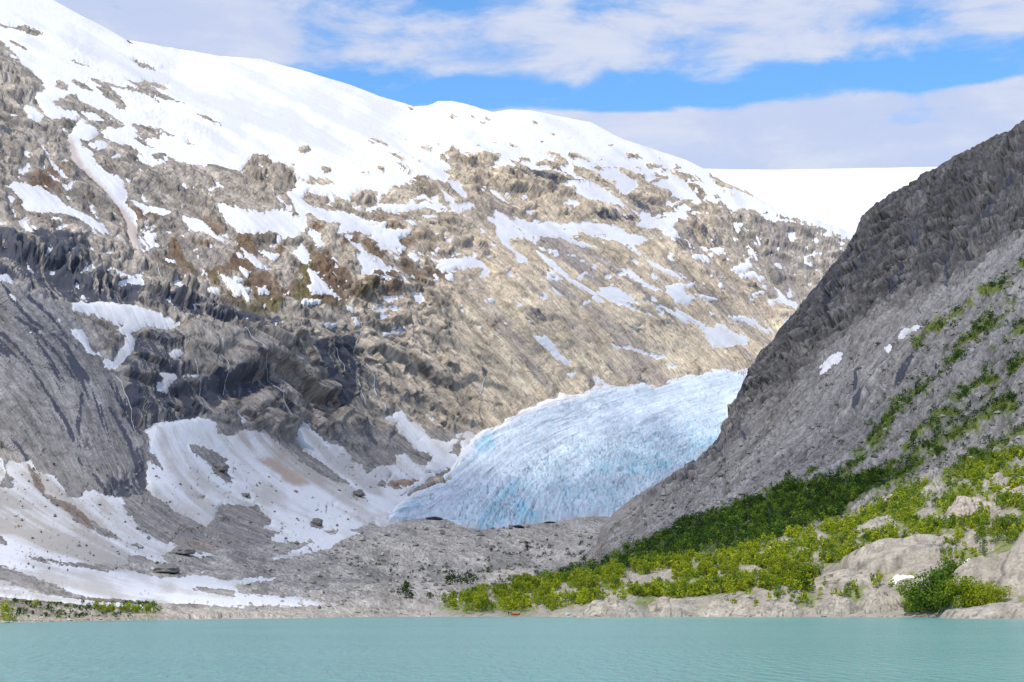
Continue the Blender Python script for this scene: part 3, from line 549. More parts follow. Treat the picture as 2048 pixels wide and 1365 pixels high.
G_OUT = [(770, 1048), (790, 1012), (830, 985), (880, 962), (905, 930), (935, 885), (960, 862), (1000, 848), (1040, 825), (1100, 803), (1160, 788), (1200, 774), (1260, 764), (1330, 754), (1400, 741), (1450, 735), (1500, 727), (1640, 715), (1640, 1080), (1300, 1060), (1215, 1034), (1150, 1040), (1095, 1049), (1060, 1055), (1010, 1060), (960, 1063), (930, 1056), (905, 1050), (880, 1042), (840, 1042), (800, 1046)]
# relief
slab = np.maximum(sstep(poly_sd(PX, PY, [(-300, 520), (0, 560), (150, 600), (230, 740), (290, 900), (280, 985), (150, 960), (0, 900), (-300, 850)], 60), -20, 20),
                  0.95 * sstep(poly_sd(PX, PY, [(900, 700), (940, 560), (1000, 500), (1120, 460), (1350, 500), (1500, 560), (1640, 600), (1620, 740), (1400, 770), (1150, 810), (1000, 850)], 160) + 45 * fbm2(PX, PY, 110, 505), -90, 60))
valley = sstep(PY - np.interp(PX, [-300, 0, 300, 480, 600, 700, 780, 960, 1215, 1900], [1185, 1185, 1110, 1100, 1075, 1045, 1018, 1020, 1010, 1010]), -12, 12)
fans = sstep(poly_sd(PX, PY, [(280, 850), (430, 830), (560, 880), (800, 860), (960, 860), (800, 1040), (500, 1130), (0, 1190), (-300, 1190), (-300, 900), (100, 930), (280, 990)], 40), -15, 15)
rel = (1 - 0.80 * slab) * (1 - 0.80 * valley) * (1 - 0.75 * fans) * (0.45 + 0.55 * sstep(YA, 500, 1500))
P = BASE_A
e = P[..., 2] + 55 * n3(P, 260, 40) + 22 * n3(P, 90, 41) + 0.05 * P[..., 0]
def terrace(e, h):
    f = e / h - np.floor(e / h)
    return (sstep(f, 0.0, 0.24) - f) * h
led = 0.22 * terrace(e, 64) + 0.20 * terrace(e + 13 * n3(P, 45, 43), 27)
bil = 22 * np.abs(n3(P * [1, 0.8, 1.2], 120, 44)) + 11 * np.abs(n3(P, 52, 45)) + 5.0 * np.abs(n3(P, 24, 46)) + 2.0 * np.abs(n3(P, 11, 47))
PW = P + 7 * np.stack([n3(P, 60, 501), n3(P, 60, 502), n3(P, 60, 503)], -1) + 2.5 * np.stack([n3(P, 20, 504), n3(P, 20, 505), n3(P, 20, 506)], -1)
fa1, fe1 = facets3(PW / [46, 46, 34], 1); fa2, fe2 = facets3(PW / [19, 19, 15], 2); fa3 = 0.8 * n3(P, 7, 3)
mpp = YA / F
blocks = (5.6 * fa1 + 1.7 * fa2 + 0.5 * fa3) * (1 - 0.86 * slab) * (1 - 0.85 * valley) * (1 - 0.7 * fans)
h = blocks + rel * (led * (0.5 + 0.8 * sstep(n3(P, 300, 48), -0.3, 0.4)) + 0.24 * (bil - 11) + 0.2 * n3(P, 6, 49)) + (0.2 * ga1 + 0.2 * ga3) * (1 - valley) * (0.6 + 0.4 * slab) * sstep(YA, 600, 2000) * (1 - 0.6 * fans)
# melt gullies cut the lower slabs
h += valley * (4.0 * n3(P, 90, 50) + 2.2 * np.abs(n3(P, 30, 51)) + 0.8 * n3(P, 11, 52)) * sstep(PY, 1236, 1205) * (0.15 + 0.85 * sstep(PY, 1066, 1112))
h *= (1 - 0.93 * snowy) * (0.22 + 0.78 * sstep(sd, -2, -16))
h += (5 + 9 * (1 - snowy)) * n3(P, 420, 53) * sstep(PY, 1000, 800)
recess = np.zeros(PX.shape)
for p in [t4((640, 960), (760, 1030), (950, 1010), (1200, 960), (1480, 900), (1590, 940), (1560, 1010), (1300, 1060), (1240, 1140), (1000, 1185), (890, 1210), (860, 1320), (780, 1260), (690, 1100)), [(60, 560), (150, 548), (285, 578), (265, 608), (150, 600)], t4((620, 405), (850, 395), (830, 445), (620, 465)), t4((120, 240), (380, 240), (480, 260), (420, 400), (300, 380)), b1((760, 370), (980, 300), (1000, 450), (900, 475), (730, 465)), t4((900, 510), (1060, 560), (1300, 585), (1480, 560), (1640, 560), (1480, 600), (1300, 610), (1060, 590)), t2((980, 1020), (1150, 1015), (1380, 1065), (1250, 1100), (1060, 1070)), t2((1680, 1170), (1860, 1195), (1850, 1250), (1740, 1215)), t2((1300, 1270), (1500, 1262), (1750, 1280), (1690, 1305), (1450, 1300)), t6((30, 90), (280, 90), (270, 160), (120, 165)), t1((1010, 1090), (1200, 1135), (1260, 1180), (1100, 1150)), t4((1700, 1050), (1900, 1030), (2000, 1080), (1900, 1140), (1740, 1120)), t4((1650, 880), (1850, 900), (2000, 880), (1960, 950), (1700, 940))]:
    recess = np.maximum(recess, sstep(poly_sd(QX, QY, p), -10, 12))
h -= 5 * recess
h *= 1 - 0.95 * sstep(poly_sd(PX, PY, G_OUT, 40), -3, 12)
h *= 1 - 0.75 * sstep(PX, 1500, 1620) * sstep(PY - topA[None, :], 40, 8)
edge = sstep(tt, 1.0, 0.985)           # settle towards the skyline
h = h * (0.25 + 0.75 * edge)
h *= sstep(PY - topA[None, :], -1, 10) * 0.5 + 0.5
nA = grid_normals(BASE_A); nA[nA[..., 1] > 0] *= -1
PA = BASE_A + nA * h[..., None]
# shore: dip under the lake
shore_py = np.interp(PX, SHORE_A[:, 0], SHORE_A[:, 1])
below = np.clip(PY - shore_py, 0, None)
PA[..., 2] = np.where(below > 0, -0.25 * below, np.maximum(PA[..., 2], 0.06 + 0.004 * (shore_py - PY)))

# mineral map
def mix(a, b, t): return a * (1 - t[..., None]) + np.asarray(b) * t[..., None]
warm = sstep(PX + (PY - 500) * -0.3, 350, 1000)
tone = mix(np.ones(PX.shape + (3,)) * np.array([0.39, 0.35, 0.305]), (0.56, 0.47, 0.355), warm)
tone = mix(tone, (0.33, 0.312, 0.298), slab * sstep(PX, 400, 300))
tone = mix(tone, (0.66, 0.545, 0.39), 0.85 * slab * sstep(PX, 800, 1000))
warmz = sstep(PX, 820, 1050) * sstep(PY, 330, 450)
streakz = warmz * (0.62 * sstep(ga4 + 0.25 * ga2, 0.35, 1.1) + 0.55 * sstep(ga2 + 0.5 * ga1, 0.7, 1.6) + 0.35 * sstep(ga1, 0.8, 1.9))
cliffz = sstep(poly_sd(PX, PY, [(1420, 400), (1720, 460), (1720, 640), (1600, 620), (1530, 600), (1440, 500)], 60), -20, 25)
tone = mix(tone, (0.37, 0.34, 0.30), 0.75 * cliffz)
tone *= (1 + 0.22 * fbm2(PX, PY, 90, 60) + 0.10 * ga2 + 0.08 * ga1 + 0.16 * n2(PX, PY, 12, 61))[..., None]
tone *= (1 - (1 - valley) * (1 - 0.6 * slab) * (0.42 * sstep(fe1, 0.09, 0.0) + 0.30 * sstep(fe2, 0.12, 0.0)))[..., None]
tone *= (1 + 0.16 * (1 - valley) * (1 - 0.6 * slab) * fa2 + 0.10 * fa3)[..., None]
tone = mix(tone, (0.27, 0.24, 0.235), np.clip(0.85 * streakz, 0, 0.85))
# darker in the hollows of the relief and on the terrace risers
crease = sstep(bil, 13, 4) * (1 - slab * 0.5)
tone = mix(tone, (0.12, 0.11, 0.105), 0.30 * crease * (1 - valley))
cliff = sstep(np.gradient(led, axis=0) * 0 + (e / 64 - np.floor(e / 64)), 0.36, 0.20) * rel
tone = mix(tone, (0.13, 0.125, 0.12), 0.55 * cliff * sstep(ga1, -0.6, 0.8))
# heath and moss
vegz = sstep(poly_sd(PX, PY, [(120, 330), (230, 420), (330, 520), (440, 600), (560, 620), (640, 610), (760, 640), (800, 560), (900, 560), (860, 480), (760, 440), (640, 430), (560, 470), (440, 450), (330, 440), (250, 390), (150, 300), (40, 380), (40, 440), (120, 430)], 60), -40, 25)
veg = vegz * sstep(fbm2(PX, PY, 46, 70) + 0.10 * ga2, -0.12, 0.22)
olive = sstep(n2(PX, PY, 70, 71), -0.1, 0.25) * sstep(np.abs(PX - 560), 260, 40)
heath = mix(np.ones(tone.shape) * np.array([0.135, 0.085, 0.050]), (0.135, 0.110, 0.038), olive)
tone = tone * (1 - 0.85 * veg[..., None]) + heath * 0.85 * veg[..., None]
# wet rock
wet = np.zeros(PX.shape)
for p, a in [([(0, 470), (60, 470), (170, 480), (180, 560), (110, 600), (40, 560), (-60, 545), (-60, 470)], .9), ([(60, 560), (150, 545), (290, 575), (270, 610), (150, 600)], .8), (t4((380, 190), (500, 180), (500, 300), (440, 420), (330, 400), (250, 340)), .7), (t4((620, 400), (850, 390), (830, 450), (620, 470)), .8),
  (t4((620, 940), (700, 1000), (900, 980), (1100, 950), (1260, 900), (1480, 870), (1600, 930), (1560, 1000), (1300, 1040), (1240, 1130), (1000, 1180), (900, 1200), (880, 1330), (780, 1280), (680, 1100), (640, 1000)), .95), (t4((1480, 860), (1560, 860), (1640, 1000), (1700, 1140), (1740, 1230), (1650, 1200), (1560, 1000)), .85), (t4((1340, 640), (1420, 640), (1540, 860), (1480, 880)), .6),
  (t5((-100, 700), (150, 640), (120, 820), (100, 1000), (60, 1150), (-80, 1050)), .8), (t4((760, 470), (1000, 440), (1200, 480), (1500, 510), (1660, 540), (1650, 620), (1480, 590), (1300, 600), (1060, 580), (900, 520)), .75), (t4((700, 830), (820, 660), (1060, 640), (1100, 900), (1050, 1000), (760, 1000)), .65), (b1((760, 360), (900, 350), (990, 280), (1000, 460), (900, 480), (720, 470)), .9),
  (b1((840, 200), (960, 180), (1000, 300), (960, 440)), .7), (t5((1100, 540), (1200, 520), (1230, 600), (1130, 640), (1080, 600)), .5), (t5((830, 860), (870, 870), (860, 940), (840, 930)), .9), (t5((1160, 820), (1240, 890), (1340, 1030), (1280, 1010), (1190, 900)), .45), (t5((1450, 700), (1560, 760), (1720, 940), (1640, 960), (1540, 820)), .4),
  (t2((960, 1000), (1150, 1005), (1390, 1062), (1250, 1110), (1050, 1070)), .6), (t1((1000, 1080), (1200, 1140), (1260, 1180), (1100, 1150)), .7), (t6((0, 60), (150, 30), (300, 60), (280, 160), (120, 170), (0, 200)), .45), (t2((1500, 1250), (1780, 1270), (1720, 1310), (1400, 1290)), .7), (t2((1680, 1150), (1860, 1190), (1850, 1250), (1740, 1220)), .6)]:
    wet = np.maximum(wet, a * sstep(poly_sd(QX, QY, p), -7, 5) * sstep(ga1 * 0.8 + ga2 * 0.5, -1.3, 0.3))
lic_slab = slab * sstep(PX, 330, 250)
wet = np.maximum(wet, lic_slab * sstep(0.8 * ga2 + 0.55 * ga1 + 0.5 * n2(PX, PY, 60, 80), 1.0, 1.7) * 0.75)
for w in [[(0, 610), (60, 655), (120, 720), (160, 790), (150, 870), (160, 930), (215, 985)], [(0, 680), (60, 745), (110, 830), (145, 890)], [(0, 560), (60, 640), (130, 690), (165, 760)], [(0, 860), (40, 905), (70, 945)], [(215, 830), (245, 880), (270, 930)], [(60, 590), (110, 640), (150, 700)]]:
    wet = np.maximum(wet, 0.85 * sstep(line_dist(QX, QY, w), 7, 2) * sstep(ga1, -1.4, 0.2))
streaks = sstep(ga1, 0.9, 1.7) * (1 - valley) * sstep(n2(PX, PY, 110, 81), -0.2, 0.2)
wet = np.maximum(wet, 0.5 * streaks * (1 - slab * 0.3))
# gravel and till
till = np.clip(fans + 0.0, 0, 1) * (1 - snowy)
tone = mix(tone, (0.26, 0.245, 0.235), 0.8 * till)
tone = mix(tone, (0.37, 0.345, 0.315), 0.85 * valley)
tone *= (1 + valley * (0.25 * fbm2(PX, PY * 3, 40, 90) + 0.10 * ga1))[..., None]
tone = mix(tone, (0.15, 0.145, 0.13), 0.5 * valley * sstep(fbm2(PX, PY * 2.2, 60, 91), 0.05, 0.4) * sstep(PY, 1090, 1120))
tone = mix(tone, (0.34, 0.245, 0.175), 0.9 * sstep(poly_sd(PX, PY, b2((940, 410), (1000, 378), (1152, 376), (1080, 422), (990, 432))), -3, 2))
tone = mix(tone, (0.33, 0.26, 0.21), 0.6 * sstep(poly_sd(QX, QY, b1((1180, 800), (1400, 780), (1530, 830), (1440, 860), (1280, 840))), -6, 6))
tone = mix(tone, (0.20, 0.145, 0.11), 0.8 * sstep(poly_sd(QX, QY, b1((180, 280), (230, 330), (290, 400), (300, 480), (400, 520), (520, 560), (600, 640), (642, 717), (570, 682), (480, 602), (330, 502), (240, 420))), -4, 3))
bank = sstep(PY, 1192, 1205) * sstep(PX, 330, 300)
tone = mix(tone, (0.21, 0.185, 0.15), 0.85 * bank); tone = mix(tone, (0.16, 0.10, 0.06), 0.6 * bank * sstep(PY, 1210, 1200)); tone = mix(tone, (0.14, 0.16, 0.03), 0.75 * bank * sstep(fbm2(PX, PY * 3, 30, 95), -0.02, 0.2)); tone = mix(tone, (0.15, 0.19, 0.03), 0.8 * bank * sstep(PX, 110, 80) * sstep(np.abs(PY - 1241), 4, 2))
sand = sstep(PY, 1216, 1222); tone = mix(tone, (0.40, 0.36, 0.30), sand * (0.45 + 0.4 * sstep(ga1, -0.5, 1)))
tone = np.clip(tone, 0.02, 0.66)

def back_rows(P, tone, wet, steps):
    rows, tr, wr = [P], [tone], [wet]
    last = P[-1]
    for dy, dz in steps:
        q = last.copy(); s_ = (last[:, 1] + dy) / last[:, 1]
        q[:, 0] *= s_; q[:, 1] += dy; q[:, 2] = last[:, 2] + dz
        rows.append(q[None]); tr.append(tone[-1:]); wr.append(wet[-1:])
    return np.concatenate(rows), np.concatenate(tr), np.concatenate(wr)
BACK_A = [(60, 8), (160, 12), (400, -20), (900, -160)]
PAf, toneAf, wetAf = back_rows(PA, tone, wet, BACK_A)
QA = grid_quads(*PAf.shape[:2])
PXf = np.concatenate([PX] + [PX[-1:]] * 4); PYf = np.concatenate([PY] + [PY[-1:]] * 4)
vline = np.interp(PXf, [-300, 0, 300, 480, 600, 700, 780, 960, 1215, 1900], [1192, 1192, 1120, 1100, 1075, 1048, 1022, 1024, 1014, 1014])
fval = (PYf > vline).ravel()[QA].mean(1) > 0.5
flat = lambda a: a.reshape(-1, *a.shape[2:])
gs_ = flat(poly_sd(PXf, PYf, G_OUT, 40)); hid = (gs_ > 22) | ((PYf > np.interp(PXf, [1150, 1215, 1300, 1445, 1500, 1600, 1700, 1860], [1300, 1110, 1060, 960, 860, 740, 620, 560])).ravel() & (PXf.ravel() > 1215) & (gs_ < -8))
show = ~(hid[QA].all(1)); QA_t = QA[show]; fval = fval[show]
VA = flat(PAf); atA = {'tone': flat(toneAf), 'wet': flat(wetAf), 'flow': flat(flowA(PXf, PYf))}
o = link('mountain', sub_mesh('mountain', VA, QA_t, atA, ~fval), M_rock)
tag(o, 'long grey and tan rock mountain face rising behind the glacier', 'mountain', kind='structure')
o = link('valley_floor', sub_mesh('valley_floor', VA, QA_t, atA, fval), M_till)
tag(o, 'bare grey bedrock and till of the valley floor between lake and glacier', 'valley floor', kind='structure')

# ------------------------------------------------------------------ snow lying on the left mountain (own sheet, feathering into the rock)
thick = np.clip(sd, -9, 16)
hs = 0.20 * np.clip(thick, -9, 5) + 0.04 * np.clip(sd, 0, 26)
hs = hs * (0.35 + 0.65 * sstep(YA, 500, 2200))
hs += snowy * (0.5 * ga1 * 0.5 + 1.6 * n3(P, 80, 101) + 0.25 * n3(P, 18, 102)) * (0.2 + 0.8 * sstep(YA, 500, 2200))
PS = PA + nA * hs[..., None]
icef = sstep(poly_sd(PX, PY, t1((250, 180), (400, 220), (700, 430), (1000, 640), (1250, 740), (1330, 800), (1150, 880), (900, 800), (700, 600), (480, 440)), 60), -20, 40)
PS += nA * (icef * snowy * (4.0 * np.abs(n3(P, 22, 103)) + 3.0 * np.abs(n3(P, 11, 104))))[..., None]
low = sstep(PY, 560, 860)
dirt = low * sstep(fbm2(PX, PY, 120, 110) + 0.30 * ga2 + 0.16 * ga1, -0.35, 0.75) * 0.75
F2 = sstep(poly_sd(PX, PY, b1((-600, 0), (0, 250), (240, 300), (430, 430), (860, 540), (1000, 740), (1300, 870), (1100, 960), (620, 960), (300, 910), (0, 780), (-600, 700)), 40), -15, 25)
dirt = np.clip(dirt + F2 * (0.62 + 0.14 * ga1 + 0.16 * ga2), 0, 1)
F1 = sstep(poly_sd(PX, PY, b1((1300, 60), (1760, 40), (2000, 210), (2300, 400), (1900, 420), (1700, 350), (1500, 250)), 40), -20, 20)
dirt = np.clip(dirt + F1 * (0.35 + 0.18 * ga1 + 0.1 * ga2), 0, 1)
stone_dirt = sstep(n2(PX, PY, 5.5, 112), 0.42, 0.62) * low * sstep(fbm2(PX, PY, 60, 113), 0.0, 0.3)
cap_shade = 0.62 * (1 - low) * sstep(fbm2(PX, PY, 150, 115) + 0.22 * ga2 + 0.14 * ga4 + 0.08 * ga1, -0.15, 0.75)  # faint grey-lavender shading of the cap, painted into the snow colour
snow_tone = mix(np.ones(tone.shape) * np.array([0.69, 0.70, 0.725]), (0.42, 0.39, 0.355), dirt)
snow_tone = mix(snow_tone, (0.50, 0.515, 0.56), cap_shade)
mud = np.zeros(PX.shape)
for p, a in [(t1((395, 800), (430, 830), (455, 920), (505, 1000), (600, 1100), (660, 1180), (730, 1250), (800, 1340), (830, 1450), (770, 1450), (680, 1240), (600, 1140), (500, 1035), (420, 970)), .75), (b2((40, 240), (150, 240), (220, 280), (400, 410), (330, 420), (240, 395), (190, 340)), .95), (b2((140, 90), (220, 150), (250, 260), (180, 230)), .5)]:
    mud = np.maximum(mud, a * sstep(poly_sd(QX, QY, p), -7, 5))
snow_tone = mix(snow_tone, (0.42, 0.33, 0.27), mud)
snow_tone = mix(snow_tone, (0.14, 0.13, 0.125), 0.8 * stone_dirt)
snow_tone = np.clip(snow_tone, 0.05, 0.9)
PSf, snow_tf, _ = back_rows(PS, snow_tone, wet * 0, BACK_A)
sdf = np.concatenate([sd] + [sd[-1:]] * 4)

# separate the named snow fields from the scatter of small patches
lab = np.zeros(sdf.shape, np.int32); inside = sdf > 0
SEEDS = [('snow_cap', 700, 250, 'smooth white snow cap covering the whole top of the mountain'),
 ('snow_field', 560, 445, 'white snow field on the broad ledge below the streaked cliff'), ('snow_field', 1150, 470, 'white snow ledge above the tan slabs beneath the upper cliff band'),
 ('snow_patch', 220, 615, 'blue-white snow patch shaped like a hook on the dark wet cliff'), ('snow_patch', 620, 560, 'narrow snow strip filling the gully beside the brown heath'),
 ('snow_patch', 75, 400, 'long snow strip slanting across brown rock by the upper cliff'), ('snow_patch', 1120, 705, 'ragged snow patch on the tan slab above the glacier margin'),
 ('snow_patch', 1460, 675, 'broad snow patch low on the tan slabs near the dark spur'), ('snow_field', 680, 950, 'grey-white avalanche snow piled between the cliff foot and glacier snout'),
 ('snow_fan', 60, 1060, 'dirty grey avalanche fan streaked with gravel above the lake shore'), ('snow_field', 250, 1170, 'low white snow field lying flat along the lake shore'), ('snow_strip', 100, 1190, 'bright thin snow bank behind the shore bushes'),
 ('snow_patch', 1510, 535, 'snow patch in the steep cliff corner high on the ridge'), ('snow_patch', 700, 480, 'branching snow patches around the dark boulders mid-slope')]
def flood(seed_r, seed_c, idn):
    st = [(seed_r, seed_c)]
    while st:
        r, c = st.pop()
        if r < 0 or c < 0 or r >= lab.shape[0] or c >= lab.shape[1] or lab[r, c] or not inside[r, c]: continue
        c0 = c
        while c0 > 0 and inside[r, c0 - 1] and not lab[r, c0 - 1]: c0 -= 1
        c1 = c
        while c1 < lab.shape[1] - 1 and inside[r, c1 + 1] and not lab[r, c1 + 1]: c1 += 1
        lab[r, c0:c1 + 1] = idn
        for rr_ in (r - 1, r + 1):
            if 0 <= rr_ < lab.shape[0]:
                ok = inside[rr_, c0:c1 + 1] & (lab[rr_, c0:c1 + 1] == 0)
                k = np.flatnonzero(ok)
                if len(k):
                    st.extend((rr_, c0 + int(j)) for j in k[np.r_[True, np.diff(k) > 1]])
def idxA(px, py):
    c = int(round(np.interp(px, pxc, np.arange(NC))))
    r = int(round((py - botA[c]) / (topA[c] - botA[c]) * (NR - 1)))
    return min(max(r, 0), NR - 1), c
found = []
for i, (nm, sx0, sy0, lb) in enumerate(SEEDS):
    r, c = idxA(sx0, sy0); best = None
    for dr in range(-6, 7):
        for dc in range(-6, 7):
            r2, c2 = min(max(r + dr, 0), NR - 1), min(max(c + dc, 0), NC - 1)
            if inside[r2, c2] and not lab[r2, c2] and (best is None or dr * dr + dc * dc < best[0]): best = (dr * dr + dc * dc, r2, c2)
    if best:
        flood(best[1], best[2], i + 1); found.append(i)
lab[(lab == 0) & inside] = 99
for _ in range(4):                      # grow each label over its feathered rim
    for sh, ax in ((1, 0), (-1, 0), (1, 1), (-1, 1)):
        r_ = np.roll(lab, sh, ax); lab = np.where((lab == 0) & (sdf > -10), r_, lab)
fl = lab.ravel()[QA]; fmax = fl.max(1); ok = (fl > 0).all(1)
VS = flat(PSf); atS = {'tone': flat(snow_tf)}
for i in found:
    m_ = ok & (fmax == i + 1)
    if m_.sum() < 4: continue
    nm, _, _, lb = SEEDS[i]
    tag(link(nm, sub_mesh(nm, VS, QA, atS, m_), M_snow), lb, 'snow', kind='stuff')
m_ = ok & (fmax == 99)
tag(link('snow', sub_mesh('snow', VS, QA, atS, m_), M_snow), 'small scattered white snow patches among the rocks of the mountain face', 'snow', kind='stuff')

# ------------------------------------------------------------------ glacier
GSTEP = 1.8
gx = np.arange(745, 1640, GSTEP); gy = np.arange(1078, 700, -GSTEP)
GX, GY = np.meshgrid(gx, gy)
wx = 2.5 * n2(GX, GY, 14, 120) + 1.2 * n2(GX, GY, 6, 121)
gsd = poly_sd(GX + wx, GY + wx * 0.6, G_OUT, 40)
FLOW_G = [(1450, 760, -.95, .30), (1200, 800, -.93, .36), (1350, 880, -.85, .52), (1100, 900, -.88, .47), (950, 920, -.80, .60), (1000, 1020, -.55, .83), (1200, 980, -.70, .71), (850, 1020, -.97, .25), (1100, 1020, -.35, .94)]
g1 = rsample(grain(FLOW_G, 18, 5, 1), GX, GY); g2 = rsample(grain(FLOW_G, 34, 6, 2), GX, GY)
GB = place(GX, GY, np.exp(dA(GX, GY)))
nG = grid_normals(GB); nG[nG[..., 1] > 0] *= -1
C = GB
ramp = np.clip(gsd, -14, 40)
lift = np.where(ramp > 0, 0.8 + (3 + 4 * sstep(GY, 900, 1000)) * (1 - np.exp(-ramp / 26)), 0.8 * ramp)
icef2 = sstep(gsd, 0, 10)
steep = sstep(poly_sd(GX, GY, [(900, 1060), (960, 990), (1080, 930), (1250, 880), (1420, 840), (1460, 900), (1300, 980), (1200, 1050), (1050, 1065)], 60), -40, 30)
crev = 1 - np.abs(noise(C[..., 0] / 34 + 0.4 * C[..., 2] / 30, C[..., 1] / 60, C[..., 2] / 26, 130)) * 2
crev2 = np.abs(noise(C[..., 0] / 13, C[..., 1] / 30, C[..., 2] / 9, 131))
gh = lift + icef2 * (4 * n3(C, 130, 132) + 3.5 * np.abs(n3(C, 48, 133)) * (0.4 + steep) + (0.3 + 1.0 * steep) * (crev2 - 0.3) * 1.5 + 0.35 * g1 + 0.3 * g2 + (0.25 + 0.8 * steep) * np.abs(n3(C, 7, 134)) * 1.6)
deepc = sstep(np.abs(noise(C[..., 0] / 20, C[..., 1] / 40, C[..., 2] / 34, 136)), 0.055, 0.01) * icef2
gh -= deepc * (1 + 4 * steep)
flowG = flow_coords(FLOW_G); fG = flowG(GX, GY); SG, TG = fG[..., 0] + 4 * n2(GX, GY, 26, 521), fG[..., 1] + 4 * n2(GX, GY, 26, 522)
CW = C + 5 * np.stack([n3(C, 30, 521), n3(C, 30, 522), n3(C, 30, 523)], -1)
fg1, ge1 = facets3(CW / [17, 24, 12], 21); fg2, ge2 = facets3(CW / [7, 10, 5.5], 22)
mpg = np.exp(dA(GX, GY)) / F
gh += icef2 * ((0.35 + 1.7 * steep) * fg1 + (0.2 + 0.8 * steep) * fg2 - (0.3 + 1.6 * steep) * sstep(ge1, 0.12, 0.0))
PG = GB + nG * gh[..., None]
ice = np.ones(PG.shape) * np.array([0.50, 0.575, 0.665])
ice *= (1 + 0.15 * fbm2(GX, GY, 60, 140) + 0.07 * g1)[..., None]
white = sstep(fbm2(GX, GY, 50, 141) + 0.12 * g2, 0.05, 0.5)
ice = mix(ice, (0.60, 0.68, 0.76), 0.7 * white)
grey = sstep(poly_sd(GX, GY, b2((980, 500), (1100, 420), (1400, 330), (1700, 270), (1850, 300), (1750, 400), (1500, 560), (1380, 640), (1000, 660)), 60), -30, 30)
ice = mix(ice, (0.44, 0.49, 0.60), 0.80 * grey * sstep(g1 + g2, -1.8, 0.7))
lines = sstep(g1 + 0.7 * g2 + 0.6 * n2(GX, GY, 30, 142), 0.85, 1.9)
ice = mix(ice, (0.27, 0.31, 0.40), 0.62 * lines)
blue = np.zeros(GX.shape)
for p, a in [(b2((1540, 730), (1600, 640), (1680, 600), (1740, 620), (1730, 700), (1600, 735)), .75), (b2((1630, 570), (1700, 520), (1780, 450), (1840, 420), (1830, 470), (1740, 540), (1640, 600)), .9), (b2((1790, 545), (1830, 540), (1900, 600), (1990, 660), (1990, 695), (1940, 690), (1880, 640), (1840, 700), (1800, 640)), .9),
  (b3((-10, 500), (60, 440), (130, 400), (120, 440), (30, 520)), .7), (b3((640, 300), (740, 280), (760, 340), (700, 370)), .7), (b3((820, 330), (960, 280), (1120, 260), (1200, 275), (1120, 340), (950, 380), (860, 370)), .75), (b3((1310, 150), (1350, 110), (1410, 115), (1390, 140), (1320, 180)), .85), (b2((1520, 60), (1660, 70), (1660, 200), (1540, 220)), .6),
  (b3((300, 480), (480, 430), (560, 520), (440, 560)), .35), (b2((930, 590), (1000, 560), (1150, 570), (1080, 640), (940, 640)), .45), (b3((90, 540), (150, 580), (280, 660), (280, 690), (230, 690), (150, 640), (110, 600)), .85), (b3((700, 260), (1000, 200), (1160, 180), (1100, 260), (760, 330)), .3)]:
    blue = np.maximum(blue, a * sstep(poly_sd(GX + 1.8 * wx, GY + 1.8 * wx, p), -7, 4) * sstep(g1 + 1.2 * n2(GX, GY, 9, 143), -1.2, 0.6))
blue = np.maximum(blue, deepc * (0.3 + 0.5 * steep))
blue = np.maximum(blue, 0.42 * sstep(crev2, 0.10, 0.0) * steep * icef2)
blue = np.maximum(blue, 0.12 * steep * sstep(n2(GX, GY, 40, 144), -0.1, 0.3))
blue = np.maximum(blue, (0.10 + 0.45 * steep) * sstep(ge1, 0.13, 0.0) * icef2)
ice *= (1 + 0.10 * fg1 + 0.06 * fg2)[..., None]
ice = mix(ice, (0.20, 0.52, 0.68), 0.9 * blue)
dirty_foot = sstep(gsd, 9, 1) * sstep(GY, 1010, 1040) * sstep(n2(GX, GY, 24, 145), -0.1, 0.15)
ice = mix(ice, (0.30, 0.30, 0.31), 0.5 * dirty_foot)
rimsnow = sstep(gsd + 5 * n2(GX, GY, 15, 146), 18, 3) * sstep(GX, 1540, 1500) * sstep(GY - (1400 - GX) * 0.42 - 742, 60, 20)
ice = mix(ice, (0.70, 0.71, 0.74), 0.8 * rimsnow)
ice = np.clip(ice, 0.03, 0.9)
QG = grid_quads(*GX.shape)
keep = (gsd > -13).ravel()[QG].all(1)
o = link('glacier', sub_mesh('glacier', flat(PG), QG, {'tone': flat(ice), 'flow': flat(fG)}, keep), M_ice)
tag(o, 'pale blue crevassed glacier tongue descending between the two mountains', 'glacier', kind='structure')
# ------------------------------------------------------------------ far ice plateau
cx_ = np.arange(1200, 2200, 5.0); ct = np.linspace(0, 1, 60)[:, None]
ctop = np.interp(cx_, [1200, 1400, 1560, 1700, 1880, 2200], [330, 338, 340, 337, 334, 325]) + 0.8 * n2(cx_, cx_ * 0, 60, 150)
CPX = np.broadcast_to(cx_[None], (60, len(cx_))); CPY = 640 * (1 - ct) + ctop[None] * ct
CY_ = 4600 + 2100 * ct ** 1.4 + 0 * CPX
PC = place(CPX, CPY, CY_)
PC[..., 2] += (14 * n3(PC, 320, 151) + 5 * np.abs(n3(PC, 90, 152))) * sstep(ct, 1.0, 0.9)
ctone = np.ones(PC.shape) * np.array([0.69, 0.70, 0.725])
ctone = mix(ctone, (0.58, 0.61, 0.68), 0.5 * sstep(noise(PC[..., 0] / 160, PC[..., 2] / 22, 0, 153), 0.15, 0.4))
PCf, ctf, _ = back_rows(PC, ctone, ctone[..., 0] * 0, [(200, 6), (600, -10), (1600, -150)])
o = link('ice_plateau', np_mesh('ice_plateau', flat(PCf), grid_quads(*PCf.shape[:2]), {'tone': flat(ctf)}), M_snow)
tag(o, 'flat white ice plateau on the far skyline', 'ice cap', kind='structure')

